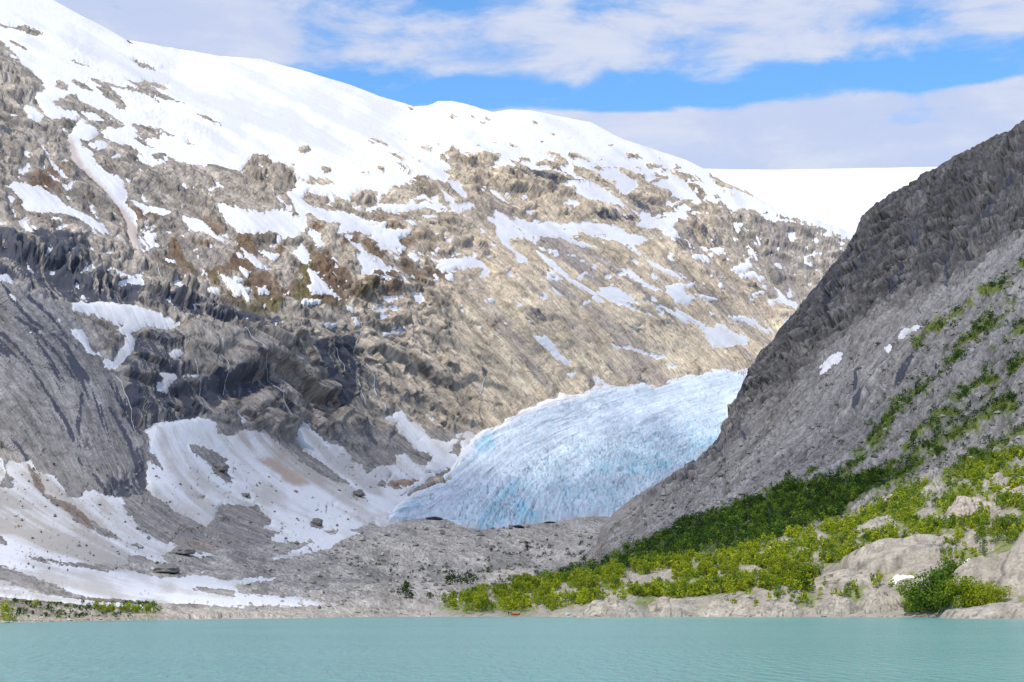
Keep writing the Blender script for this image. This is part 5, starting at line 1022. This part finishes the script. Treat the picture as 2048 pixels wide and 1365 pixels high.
for i in range(46):
    x = R0.uniform(1150, 2046) if i < 34 else R0.uniform(10, 320)
    sf, nm = (onB, 'along the pale bedrock shore') if i < 34 else (onA, 'along the near gravel bank')
    y = np.interp(x, SHORE_B[:, 0] if i < 34 else SHORE_A[:, 0], SHORE_B[:, 1] if i < 34 else SHORE_A[:, 1]) - R0.uniform(0.2, 2.5)
    boulder(x, y, R0.uniform(4, 11), 'small pale stone at the waterline ' + nm, sf, tuple(np.array([0.40, 0.37, 0.32]) * R0.uniform(.6, 1.15)), 'small stones at the waterline ' + nm, 0.6)
def rubble(name, spots, lb, tonec, seed):
    r_ = np.random.default_rng(seed); n_ = len(spots)
    octa = np.array([(1, 0, 0), (-1, 0, 0), (0, 1, 0), (0, -1, 0), (0, 0, 1), (0, 0, -.6), (.6, .6, .5), (-.6, -.5, .5)])
    tri = np.array([(0, 6, 4), (6, 2, 4), (2, 1, 4), (1, 7, 4), (7, 3, 4), (3, 0, 4), (6, 0, 2), (7, 1, 3), (2, 0, 5), (1, 2, 5), (3, 1, 5), (0, 3, 5)])
    c = np.array([q[0] for q in spots]); sz = np.array([q[1] for q in spots])
    V = octa[None] * r_.uniform(.6, 1.35, (n_, 8, 1)) * r_.uniform(.6, 1.3, (n_, 1, 3)) * sz[:, None, None]
    a = r_.uniform(0, 6.28, n_); ca, sa = np.cos(a)[:, None], np.sin(a)[:, None]
    V = np.stack([V[..., 0] * ca - V[..., 1] * sa, V[..., 0] * sa + V[..., 1] * ca, V[..., 2]], -1) + c[:, None, :] + np.array([0, 0, 0.25]) * sz[:, None, None]
    Q = (tri[None] + 8 * np.arange(n_)[:, None, None]).reshape(-1, 3)
    tn = np.array(tonec)[None, None] * r_.uniform(.5, 1.35, (n_, 1, 1)) + np.zeros((n_, 8, 3))
    tag(link(name, np_mesh(name, V.reshape(-1, 3), Q, {'tone': tn.reshape(-1, 3)}, smooth=False), M_dome), lb, 'rubble', kind='stuff')
sp_ = []
while len(sp_) < 1700:
    x, y = R0.uniform(480, 1230), R0.uniform(1052, 1228)
    if y < np.interp(x, [480, 600, 700, 900, 1230], [1110, 1085, 1062, 1056, 1050]): continue
    p = onA(x, y); sp_.append((p, (0.5 + 3.2 * R0.random() ** 5) * p[1] / F * 2.0))
rubble('moraine_rubble', sp_, 'loose grey stones strewn over the valley floor before the glacier', (0.33, 0.31, 0.285), 61)
sp_ = []
while len(sp_) < 2600:
    x = R0.uniform(1260, 2052); y0 = np.interp(x, [1260, 1400, 1560, 1720, 1880, 2052], [1020, 960, 830, 700, 620, 520]); y1 = np.interp(x, [1260, 1400, 1600, 1800, 2052], [1100, 1060, 1000, 980, 900])
    y = R0.uniform(y0, y1) if R0.random() < 0.8 else R0.uniform(y1 - 60, y1 + 40)
    p = onB(x, y); sp_.append((p, (0.5 + 3.0 * R0.random() ** 5) * p[1] / F * 2.0))
rubble('scree_rubble', sp_, 'loose grey boulders and stones scattered down the scree of the spur', (0.29, 0.275, 0.26), 62)
sp_ = []
while len(sp_) < 500:
    x, y = R0.uniform(20, 900), R0.uniform(930, 1170)
    if poly_sd(np.array([x]), np.array([y]), [(0, 960), (300, 870), (560, 880), (800, 960), (700, 1060), (450, 1120), (0, 1170)], 4)[0] < 0: continue
    p = onA(x, y); sp_.append((p + np.array([0, 0, 0.8]), (0.5 + 2.6 * R0.random() ** 4) * p[1] / F * 1.6))
rubble('avalanche_rubble', sp_, 'small stones littering the dirty avalanche snow below the cliffs', (0.22, 0.20, 0.18), 63)
# ------------------------------------------------------------------ waterfalls: braided ribbons hugging the rock
M_fall = simple_mat('falling_water', (0.56, 0.60, 0.67), 0.5)
def waterfall(pts, lb, wpx=2.2):
    pts = np.array(pts); seg = np.r_[0, np.cumsum(np.hypot(*np.diff(pts, axis=0).T))]
    s_ = np.arange(0, seg[-1], 2.5); X_ = np.interp(s_, seg, pts[:, 0]) + 0.6 * n2(s_, s_ * 0, 14, 500); Y_ = np.interp(s_, seg, pts[:, 1])
    rows = []; line = np.array([onA(x, y) for x, y in zip(X_, Y_)])
    pad = np.concatenate([line[:1]] * 2 + [line] + [line[-1:]] * 2); line = sum(pad[i:i + len(line)] for i in range(5)) / 5
    for k, p in enumerate(line):
        wd = 0.5 * wpx * p[1] / F * (0.35 + 0.8 * abs(float(n2(np.array(s_[k]), np.array(3.0), 12, 501)))) * 0.5
        out = p + np.array([0.30, -0.85, 0.42]) * 1.2
        rows.append([p + np.array([-wd * 1.6, 0, -0.5]), out + np.array([-wd, 0, 0]), out + np.array([0, -0.5 * wd, 0.1]), out + np.array([wd, 0, 0]), p + np.array([wd * 1.6, 0, -0.5])])
    V = np.array(rows)
    tag(link('waterfall', np_mesh('waterfall', V.reshape(-1, 3), grid_quads(*V.shape[:2])), M_fall), lb, 'waterfall', 'thin waterfalls on the cliffs')
for pts, lb, w in [(t4((670, 920), (730, 1050), (770, 1130), (790, 1220), (860, 1340)), 'white waterfall dropping beside the grey slabs onto the avalanche snow', 3.0), (t4((870, 270), (940, 360), (985, 440), (1010, 570)), 'thin waterfall running out of the muddy gully', 2.2), (t4((1080, 640), (1180, 720), (1260, 800), (1320, 860), (1345, 1000)), 'slanting waterfall below the hook-shaped snow patch', 2.0),
  (t4((1380, 660), (1480, 820), (1580, 930), (1600, 1030), (1640, 1110), (1700, 1210)), 'long waterfall in the dark cleft above the snow tongue', 2.4), (t4((1960, 730), (2010, 830), (2020, 900)), 'short faint waterfall on the dark wall between two clefts', 2.0), (t5((150, 645), (130, 720), (125, 810), (180, 870), (215, 930), (235, 1050), (265, 1090), (270, 1140)), 'bright waterfall falling from the snow strip in the gully', 2.6),
  (t5((850, 930), (840, 1000), (815, 1060)), 'small waterfall under the overhanging tan rock', 2.2), (t5((130, 930), (150, 1040), (175, 1090)), 'faint side waterfall left of the brightest fall', 1.8), (t4((1130, 820), (1170, 920)), 'short trickle over the streaked blue-grey wall', 1.6), (t4((1195, 960), (1215, 1080), (1245, 1150)), 'thin trickle in the black overhang', 1.6)]:
    waterfall(pts, lb, w)

# ------------------------------------------------------------------ bushes and young birches
def leaf_mat(name, c1, c2):
    m = bpy.data.materials.new(name); m.use_nodes = True
    nt = m.node_tree; N, L = nt.nodes, nt.links; b = N['Principled BSDF']; b.inputs['Roughness'].default_value = 0.6; b.inputs['Specular IOR Level'].default_value = 0.2
    oi = N.new('ShaderNodeObjectInfo'); at = N.new('ShaderNodeAttribute'); at.attribute_name = 'leafvar'
    ad = N.new('ShaderNodeMath'); ad.operation = 'MULTIPLY_ADD'; ad.inputs[1].default_value = 0.62
    L.new(oi.outputs['Random'], ad.inputs[0])
    sc_ = N.new('ShaderNodeMath'); sc_.operation = 'MULTIPLY'; sc_.inputs[1].default_value = 0.38; L.new(at.outputs['Fac'], sc_.inputs[0]); L.new(sc_.outputs[0], ad.inputs[2])
    mx = N.new('ShaderNodeMix'); mx.data_type = 'RGBA'; mx.inputs[6].default_value = (*c1, 1); mx.inputs[7].default_value = (*c2, 1)
    L.new(ad.outputs[0], mx.inputs[0]); L.new(mx.outputs[2], b.inputs['Base Color'])
    t = N.new('ShaderNodeBsdfTranslucent'); L.new(mx.outputs[2], t.inputs[0])
    ms = N.new('ShaderNodeMixShader'); ms.inputs[0].default_value = 0.35; L.new(b.outputs[0], ms.inputs[1]); L.new(t.outputs[0], ms.inputs[2])
    L.new(ms.outputs[0], N['Material Output'].inputs[0])
    return m
M_bright = leaf_mat('birch_leaf', (0.14, 0.22, 0.010), (0.40, 0.45, 0.025))
M_mid = leaf_mat('willow_leaf', (0.060, 0.13, 0.012), (0.19, 0.28, 0.025))
M_dark = leaf_mat('alder_leaf', (0.020, 0.060, 0.008), (0.055, 0.12, 0.015))
M_bark = simple_mat('birch_bark', (0.22, 0.19, 0.16), 0.85)

def crown_arrays(n, rr_, h0=0.12, wid=0.38, leaf=0.085, lobes=6):
    """leaf faces spread through several lobes of a crown of unit height"""
    lob = np.c_[rr_.normal(0, wid * 0.5, lobes), rr_.normal(0, wid * 0.5, lobes), rr_.uniform(h0 + 0.12, 0.86, lobes)]
    lob[0] = (0, 0, 0.72); lr = rr_.uniform(0.12, 0.22, lobes) * (wid / 0.38)
    k = rr_.integers(0, lobes, n); d = rr_.normal(size=(n, 3)); d /= np.linalg.norm(d, axis=1)[:, None]
    c = lob[k] + d * (lr[k] * rr_.uniform(0.45, 1.05, n))[:, None] * [1, 1, 1.25]
    c[:, 2] = np.clip(c[:, 2], h0 * 0.4, 1.02)
    a = rr_.normal(size=(n, 3)); a /= np.linalg.norm(a, axis=1)[:, None]
    bvec = np.cross(a, rr_.normal(size=(n, 3))); bvec /= np.linalg.norm(bvec, axis=1)[:, None]
    s = leaf * rr_.uniform(0.6, 1.3, n)[:, None]
    V = np.stack([c - a * s, c - bvec * s * 0.55, c + a * s, c + bvec * s * 0.55], 1)
    return V.reshape(-1, 3), np.arange(n * 4).reshape(-1, 4), np.repeat(rr_.uniform(0, 1, n), 4)
def stem_arrays(rr_, k=3, wid=0.2):
    Vs, Qs = [], []
    for i in range(k):
        a = rr_.uniform(0, 6.28); tip = np.array([math.cos(a) * wid * rr_.uniform(.3, 1), math.sin(a) * wid * rr_.uniform(.3, 1), rr_.uniform(.55, .9)])
        for j in range(3):
            p0, p1 = tip * (j / 3) ** 1.0 * [1, 1, 1], tip * ((j + 1) / 3)
            r0, r1 = 0.022 * (1 - j / 3.3), 0.022 * (1 - (j + 1) / 3.3)
            bq = len(Vs)
            for p, r in ((p0, r0), (p1, r1)):
                for q in range(4): Vs.append(p + [r * math.cos(q * 1.571), r * math.sin(q * 1.571), 0])
            for q in range(4): Qs.append([bq + q, bq + (q + 1) % 4, bq + 4 + (q + 1) % 4, bq + 4 + q])
    return np.array(Vs), np.array(Qs)
def shrub_proto(seed, n, mat, **kw):
    r_ = np.random.default_rng(seed)
    V, Q, lv = crown_arrays(n, r_, **kw)
    sv, sq = stem_arrays(r_)
    me = np_mesh('shrub', np.concatenate([V, sv]), np.concatenate([Q, sq + len(V)]), {'leafvar': np.r_[lv, np.zeros(len(sv))]}, smooth=False)
    me.materials.append(mat); me.materials.append(M_bark)
    mi = np.zeros(len(me.polygons), np.int32); mi[len(Q):] = 1; me.polygons.foreach_set('material_index', mi)
    return me
PROTO = {'bright': [shrub_proto(s, 460, M_bright, wid=(0.19, 0.24, 0.30)[s % 3], leaf=0.042, lobes=10) for s in range(9)], 'mid': [shrub_proto(20 + s, 420, M_mid, wid=0.40, h0=0.05, leaf=0.052, lobes=9) for s in range(5)], 'dark': [shrub_proto(40 + s, 380, M_dark, wid=0.46, h0=0.03, leaf=0.055, lobes=9) for s in range(5)]}
R2 = np.random.default_rng(77)
def scatter(poly, n, dens=None):
    p = np.array(poly, float); lo, hi = p.min(0), p.max(0); out = []
    while len(out) < n:
        q = R2.uniform(lo, hi, (n * 3, 2)); ok_ = poly_sd(q[:, 0], q[:, 1], p, 4) > 0
        q = q[ok_]
        if dens is not None: q = q[R2.random(len(q)) < dens(q[:, 0], q[:, 1])]
        out.extend(q.tolist())
    return out[:n]
def tn_(x, y): return fbm2(x, y * 1.8, 46, 196)
cands = []    # (px, py, height m, kind, surface)
for x, y in scatter(V1, 3200, lambda x, y: sstep(tn_(x, y), -0.34, 0.02) * np.clip(1.1 - 0.35 * (x > 1750), 0, 1)):
    hpx = (8 + 24 * R2.random() ** 1.5) * (0.75 + 0.25 * (y > 1130)); D = onB(x, y)[1]
    cands.append((x, y, hpx * D / F, 'bright' if R2.random() < (0.86 if x < 1600 else 0.6) else 'mid', onB))
for x, y in scatter(V2, 1300):
    cands.append((x, y, R2.uniform(12, 24) * onB(x, y)[1] / F, 'dark' if R2.random() < 0.66 else 'mid', onB))
for ln, w_b in STRIPS:
    ln = np.array(ln, float); seg = np.r_[0, np.cumsum(np.hypot(*np.diff(ln, axis=0).T))]
    for _ in range(int(seg[-1] * w_b / 20)):
        s_ = R2.uniform(0, seg[-1]); x = np.interp(s_, seg, ln[:, 0]) + R2.normal(0, w_b * 0.75); y = np.interp(s_, seg, ln[:, 1]) + R2.normal(0, w_b * 0.75)
        if x > 2060 or float(tn_(np.array(x), np.array(y))) < R2.uniform(-0.30, 0.05): continue
        cands.append((x, y, R2.uniform(7, 17) * onB(x, y)[1] / F, 'dark' if R2.random() < 0.62 else 'mid', onB))
for _ in range(240):
    x = R2.uniform(1240, 2055); y = np.interp(x, [1240, 1400, 1600, 1800, 2055], [1090, 1040, 980, 930, 700]) + R2.normal(0, 45)
    if y > np.interp(x, SKY_B[:, 0], SKY_B[:, 1]) + 60: cands.append((x, y, R2.uniform(4, 9) * onB(x, y)[1] / F, 'dark', onB))
for x, y in scatter([(1450, 1196), (1700, 1168), (1800, 1150), (1800, 1180), (1720, 1205), (1650, 1222), (1450, 1222)], 60):
    cands.append((x, y, R2.uniform(14, 26) * onB(x, y)[1] / F, 'bright' if R2.random() < .7 else 'mid', onB))
for x, y in scatter([(930, 1224), (1050, 1212), (1170, 1200), (1290, 1192), (1420, 1190), (1420, 1204), (1290, 1203), (1170, 1212), (1100, 1228), (930, 1230)], 170):
    cands.append((x, y, R2.uniform(10, 26) * onB(x, y)[1] / F, 'bright' if R2.random() < .85 else 'mid', onB))
for x, y in scatter([(1590, 1128), (1720, 1100), (1860, 1060), (1990, 1045), (2050, 1060), (2050, 1085), (1880, 1085), (1700, 1135), (1600, 1150)], 120):
    cands.append((x, y, R2.uniform(12, 26) * onB(x, y)[1] / F, 'bright' if R2.random() < .6 else 'mid', onB))
for x, y in scatter([(1850, 1090), (2000, 1060), (2050, 1080), (1960, 1130), (1880, 1140)], 45):
    cands.append((x, y, R2.uniform(16, 30) * onB(x, y)[1] / F, 'mid' if R2.random() < .6 else 'bright', onB))
# rank by apparent size
cands = [(x, y, h_, k, s_, h_ / s_(x, y)[1]) for x, y, h_, k, s_ in cands]
cands.sort(key=lambda c: -c[5])
quota = {'bright': 290, 'mid': 200, 'dark': 200}
LBL = {'bright': ('birch_shrub', 'yellow-green young birch', 'bright birches in the shore thicket'), 'mid': ('willow_shrub', 'mid-green leafy willow bush', 'green willow bushes below the spur'), 'dark': ('alder_shrub', 'dark green bush', 'dark bushes under the scree')}
ZONES = [(930, 1215, 'at the thin tip of the thicket near the orange boat'), (1070, 1190, 'in the thicket above the pale dinghy'), (1185, 1185, 'around the pointed grey boulder'), (1230, 1215, 'just behind the whale-shaped rock'), (1345, 1210, 'just behind the wide pale waterline rock'), (1345, 1160, 'in the middle thicket above the wide pale waterline rock'), (1460, 1205, 'on the low pale shore rock with the grey block'), (1500, 1150, 'around the pale patch within the lower thicket'), (1560, 1215, 'around the pale stepped hump'), (1610, 1100, 'around the small pale hump in the thicket'), (1680, 1205, 'behind the low shore rock with dry bushes'), (1720, 1160, 'on the pale hump below the long whaleback'), (1765, 1045, 'around the grey banded rock hump'), (1780, 1000, 'around the pale boulder above the banded hump'), (1850, 1100, 'along the back of the long whaleback rock'), (1950, 1015, 'around the pinkish rock hump'), (1960, 1100, 'between the whaleback and the cracked slab'), (2030, 975, 'below the pale rock crest'), (1970, 930, 'on the bright slope above the pinkish hump'), (1900, 860, 'in the lower green stripe across the scree'), (1900, 810, 'in the middle green stripe across the scree'), (1800, 800, 'in the long upper stripe climbing the scree'), (1980, 650, 'at the top of the long stripe climbing the scree'), (1990, 590, 'in the thin topmost stripe beneath the pale band'), (1600, 1030, 'in the dark thicket below the scree foot'), (1450, 1075, 'in the middle of the dark thicket'), (1300, 1110, 'in the narrowing dark thicket'), (1120, 1155, 'at the low end of the dark thicket'), (1700, 930, 'at the foot of the upper stripe'), (1500, 1000, 'dotted on the lower scree above the dark thicket')]
def where(x, y): return min(ZONES, key=lambda z: (z[0] - x) ** 2 + (2 * (z[1] - y)) ** 2)[2]
rest = {'bright': [], 'mid': [], 'dark': []}
for c in cands:
    x, y, h_, k, s_, _ = c
    if quota[k] > 0:
        quota[k] -= 1; nm, lb, gr = LBL[k]
        o = bpy.data.objects.new(nm, random.choice(PROTO[k])); col.objects.link(o)
        p = s_(x, y); o.location = p.tolist(); o.scale = (h_ * R2.uniform(.85, 1.25),) * 2 + (h_,); o.rotation_euler[2] = R2.uniform(0, 6.28)
        tag(o, ('tall ' if c[5] * F > 23 else 'low ' if c[5] * F < 15 else '') + lb + ' ' + where(x, y), 'bush', gr)
    else: rest[k].append(c)
for k, lst in rest.items():
    Vs, Qs, ls, off = [], [], [], 0
    bank_ = [crown_arrays(60, np.random.default_rng(900 + i), leaf=0.105, wid=0.30 if k == 'bright' else 0.5, h0=0.05) for i in range(8)]
    for x, y, h_, _, s_, _ in lst:
        V, Q, lv = bank_[R2.integers(0, 8)]; a = R2.uniform(0, 6.28); ca, sa = math.cos(a), math.sin(a)
        Rm = np.array([[ca, -sa, 0], [sa, ca, 0], [0, 0, 1]]); sc = np.array([h_ * R2.uniform(.9, 1.3)] * 2 + [h_])
        Vs.append((V @ Rm.T) * sc + s_(x, y)); Qs.append(Q + off); off += len(V); ls.append(np.clip(lv * 0.7 + R2.uniform(0, 0.9), 0, 1.8))
    if Vs:
        me = np_mesh('undergrowth', np.concatenate(Vs), np.concatenate(Qs), {'leafvar': np.concatenate(ls)}, smooth=False)
        tag(link('undergrowth', me, {'bright': M_bright, 'mid': M_mid, 'dark': M_dark}[k]), {'bright': 'mass of small yellow-green bushes filling the shore thicket', 'mid': 'mass of small mid-green bushes between the rocks of the slope', 'dark': 'mass of small dark bushes on the shaded scree slope'}[k], 'undergrowth', kind='stuff')

def big_bush(px, py, hpx, lb, seed, mat=M_mid, surf=onB, n=1500, wid=0.5, grp=None, leaf=0.035, name='bush', cat='bush', lobes=16):
    r_ = np.random.default_rng(seed); p = surf(px, py); h_ = hpx * p[1] / F
    e_ = bpy.data.objects.new(name, None); col.objects.link(e_); e_.location = p.tolist(); e_.scale = (h_, h_, h_); e_.empty_display_size = 0.2
    V, Q, lv = crown_arrays(n, r_, h0=0.02, wid=wid, leaf=leaf, lobes=lobes)
    link('crown', np_mesh('crown', V, Q, {'leafvar': lv}, smooth=False), mat, e_)
    sv, sq = stem_arrays(r_, 5, wid * 0.6); link('trunk', np_mesh('trunk', sv, sq), M_bark, e_)
    return tag(e_, lb, cat, grp)
BIG = [(1836, 1226, 62, 'big round green bush at the water end of the clump', M_mid), (1872, 1222, 86, 'tallest green bush in the middle of the waterside clump', M_mid), (1905, 1226, 70, 'broad bush in the waterside clump with dark hollow beneath it', M_mid), (1938, 1222, 66, 'bright yellow-green bush on the slab side of the waterside clump', M_bright), (1966, 1220, 56, 'slim light bush against the cracked slab', M_bright), (1900, 1180, 62, 'upper bush of the waterside clump below the snow patch', M_mid), (1925, 1170, 50, 'small upper bush beside the cracked slab', M_mid), (1990, 1214, 40, 'last thin bush of the clump on the cracked slab', M_bright)]
for i, (x, y, hp, lb, m_) in enumerate(BIG): big_bush(x, y, hp, lb, 1000 + i, m_, n=2600, wid=0.52, leaf=0.042, grp='waterside clump of big bushes')
for i, (x, y, hp, lb, m_) in enumerate([(812, 1206, 34, 'upright dark green bush on grey bedrock by the bare shore', M_dark), (905, 1188, 30, 'wide dark green bush under the grey bedrock slope', M_dark), (935, 1190, 26, 'dark bush beside the wide one at the thicket end', M_dark), (860, 1206, 14, 'tiny dark bush between bedrock ribs', M_dark), (8, 1240, 34, 'yellow-green bush at the far end of the small snow-backed bank', M_bright), (72, 1222, 18, 'small round bush alone on the gravel of the near bank', M_bright), (308, 1228, 22, 'last dark-edged bush at the tip of the near bank', M_mid), (122, 1234, 12, 'low olive bush above the pale shore stones', M_mid)]):
    big_bush(x, y, hp, lb, 1100 + i, m_, onA, n=420, wid=0.55, leaf=0.07, lobes=9)
for i, x in enumerate(np.linspace(188, 300, 17)):
    big_bush(x + R2.normal(0, 2), 1228 + R2.normal(0, 1.5), R2.uniform(11, 20), 'small yellow-green bush in the row along the near bank', 1200 + i, M_bright, onA, n=160, wid=0.5, leaf=0.10, lobes=6, grp='row of small bushes on the near bank')
Vs, Qs, off, ls = [], [], 0, []
bank_ = [crown_arrays(60, np.random.default_rng(970 + i), leaf=0.14, wid=0.6, h0=0.05) for i in range(6)]
for k_ in range(330):
    if k_ > 160: x, y, hp = R2.uniform(0, 300), R2.uniform(1208, 1236), R2.uniform(3, 9)
    elif R2.random() < 0.55: x, y, hp = R2.uniform(960, 1240), R2.normal(1110, 26), R2.uniform(4, 9); 
    else: x, y, hp = R2.uniform(700, 1000), R2.normal(1135, 14), R2.uniform(3, 6)
    if y < 1075: continue
    p = onA(x, y); V, Q, lv = bank_[R2.integers(0, 6)]; h_ = hp * p[1] / F
    Vs.append(V * [h_ * 1.5, h_ * 1.5, h_] + p); Qs.append(Q + off); off += len(V); ls.append(lv)
tag(link('heather', np_mesh('heather', np.concatenate(Vs), np.concatenate(Qs), {'leafvar': np.concatenate(ls)}, smooth=False), M_dark), 'sparse dark scrub dotting the bare valley floor and the near bank', 'scrub', kind='stuff')

# ------------------------------------------------------------------ people and boats on the shore
def skin_person(px, py, hgt, mats, lb, face=0.0, sit=False, surf=onB):
    """continuous figure grown from a joint skeleton"""
    J = {'pel': (0, 0, .53), 'waist': (0, 0, .62), 'chest': (0, 0.01, .74), 'neck': (0, 0, .845), 'head': (0, -0.01, .90), 'top': (0, 0, .975), 'shl': (.105, 0, .81), 'ell': (.145, .01, .64), 'hal': (.15, -.05, .50), 'shr': (-.105, 0, .81), 'elr': (-.15, .02, .64), 'har': (-.13, -.07, .52), 'hil': (.055, 0, .50), 'knl': (.06, -.02, .28), 'anl': (.065, .01, .05), 'tol': (.07, -.07, .025), 'hir': (-.055, 0, .50), 'knr': (-.065, -.03, .28), 'anr': (-.07, 0, .05), 'tor': (-.075, -.08, .025)}
    if sit:
        for k in J:
            x, y, z = J[k]; J[k] = (x, y, z - 0.30)
        J['knl'] = (.08, -.22, .28); J['knr'] = (-.08, -.22, .28); J['anl'] = (.08, -.20, .05); J['anr'] = (-.08, -.20, .05); J['tol'] = (.08, -.28, .025); J['tor'] = (-.08, -.28, .025)
        J['hal'] = (.08, -.18, .30); J['har'] = (-.08, -.18, .30)
    RAD = {'pel': .085, 'waist': .075, 'chest': .09, 'neck': .032, 'head': .055, 'top': .042, 'shl': .045, 'ell': .032, 'hal': .024, 'shr': .045, 'elr': .032, 'har': .024, 'hil': .06, 'knl': .042, 'anl': .028, 'tol': .022, 'hir': .06, 'knr': .042, 'anr': .028, 'tor': .022}
    E = [('pel', 'waist'), ('waist', 'chest'), ('chest', 'neck'), ('neck', 'head'), ('head', 'top'), ('chest', 'shl'), ('shl', 'ell'), ('ell', 'hal'), ('chest', 'shr'), ('shr', 'elr'), ('elr', 'har'), ('pel', 'hil'), ('hil', 'knl'), ('knl', 'anl'), ('anl', 'tol'), ('pel', 'hir'), ('hir', 'knr'), ('knr', 'anr'), ('anr', 'tor')]
    keys = list(J); me = bpy.data.meshes.new('person')
    me.from_pydata([Vector(J[k]) for k in keys], [(keys.index(a), keys.index(b_)) for a, b_ in E], [])
    o = bpy.data.objects.new('person', me); col.objects.link(o)
    md = o.modifiers.new('skin', 'SKIN')
    for i, k in enumerate(keys):
        sv = me.skin_vertices[0].data[i]; sv.radius = (RAD[k], RAD[k]); sv.use_root = (k == 'pel')
    sb = o.modifiers.new('smooth', 'SUBSURF'); sb.levels = 1; sb.render_levels = 1
    m = bpy.data.materials.new('clothing'); m.use_nodes = True
    nt = m.node_tree; N, L = nt.nodes, nt.links; b = N['Principled BSDF']; b.inputs['Roughness'].default_value = 0.8
    g = N.new('ShaderNodeTexCoord'); sp_ = N.new('ShaderNodeSeparateXYZ'); L.new(g.outputs['Object'], sp_.inputs[0])
    rp = N.new('ShaderNodeValToRGB'); rp.color_ramp.interpolation = 'CONSTANT'
    z0 = -0.30 if sit else 0
    cr = rp.color_ramp.elements; cr[0].position = 0; cr[0].color = (*mats[0], 1); cr[1].position = 0.54 + z0; cr[1].color = (*mats[1], 1)
    e1 = cr.new(0.845 + z0); e1.color = (0.45, 0.28, 0.2, 1); e2 = cr.new(0.925 + z0); e2.color = (*mats[2], 1)
    L.new(sp_.outputs[2], rp.inputs[0]); L.new(rp.outputs[0], b.inputs['Base Color']); me.materials.append(m)
    p = surf(px, py); o.location = (p[0], p[1], max(p[2], 0.02)); o.scale = (hgt,) * 3; o.rotation_euler[2] = face
    return tag(o, lb, 'person')
skin_person(1017.5, 1232, 1.78, ((0.02, 0.02, 0.03), (0.015, 0.015, 0.02), (0.03, 0.02, 0.015)), 'person in dark clothes standing at the water beside the boat', 0.4)
skin_person(1022.0, 1231.8, 1.72, ((0.03, 0.035, 0.03), (0.05, 0.06, 0.03), (0.03, 0.02, 0.015)), 'person in an olive jacket standing next to the orange boat', -0.5)
skin_person(860.5, 1232, 1.75, ((0.05, 0.05, 0.06), (0.10, 0.09, 0.10), (0.02, 0.015, 0.01)), 'person in grey sitting alone at the water on the bare shore', 0.2, sit=True)
def boat(px, py, ln, hull_c, in_c, lb, yaw, surf=onB):
    e_ = bpy.data.objects.new('rowing_boat', None); col.objects.link(e_); p = surf(px, py); e_.location = (p[0], p[1], max(p[2], 0.0) + 0.02); e_.rotation_euler[2] = yaw
    n_s, n_r = 15, 9; V, Vi = [], []
    for i in range(n_s):
        s_ = i / (n_s - 1); x = (s_ - 0.5) * ln; bw = 0.78 * (1 - abs(2 * s_ - 0.9) ** 2.6 * 0.9) if s_ > 0.05 else 0.55
        bw = max(bw, 0.03); sheer = 0.62 + 0.35 * (2 * s_ - 1) ** 2
        for j in range(n_r):
            a = math.pi * j / (n_r - 1); V.append((x, -bw * math.cos(a), sheer - (sheer - 0.0) * math.sin(a) ** 0.6)); Vi.append((x * 0.97, -bw * 0.93 * math.cos(a), sheer - (sheer - 0.07) * math.sin(a) ** 0.6))
    link('hull', np_mesh('hull', np.array(V), grid_quads(n_s, n_r)), simple_mat('boat_paint', hull_c, 0.4), e_)
    link('inner_hull', np_mesh('inner_hull', np.array(Vi), grid_quads(n_s, n_r)[:, ::-1]), simple_mat('boat_inside', in_c, 0.5), e_)
    for xs_ in (-0.22, 0.06, 0.28):
        bm = bmesh.new(); bmesh.ops.create_cube(bm, size=1); bmesh.ops.scale(bm, vec=(0.26, 1.3, 0.05), verts=bm.verts); bmesh.ops.translate(bm, vec=(xs_ * ln, 0, 0.48), verts=bm.verts)
        me = bpy.data.meshes.new('thwart'); bm.to_mesh(me); bm.free(); link('thwart', me, simple_mat('boat_seat', (0.35, 0.25, 0.12), 0.7), e_)
    return tag(e_, lb, 'boat')
boat(1031.5, 1231, 3.4, (0.62, 0.10, 0.03), (0.75, 0.33, 0.05), 'orange-red rowing boat pulled up beside two standing people', 0.25)
boat(1139, 1231, 2.4, (0.55, 0.72, 0.74), (0.5, 0.6, 0.6), 'small pale dinghy on the sand before the whale-shaped rock', 0.15)
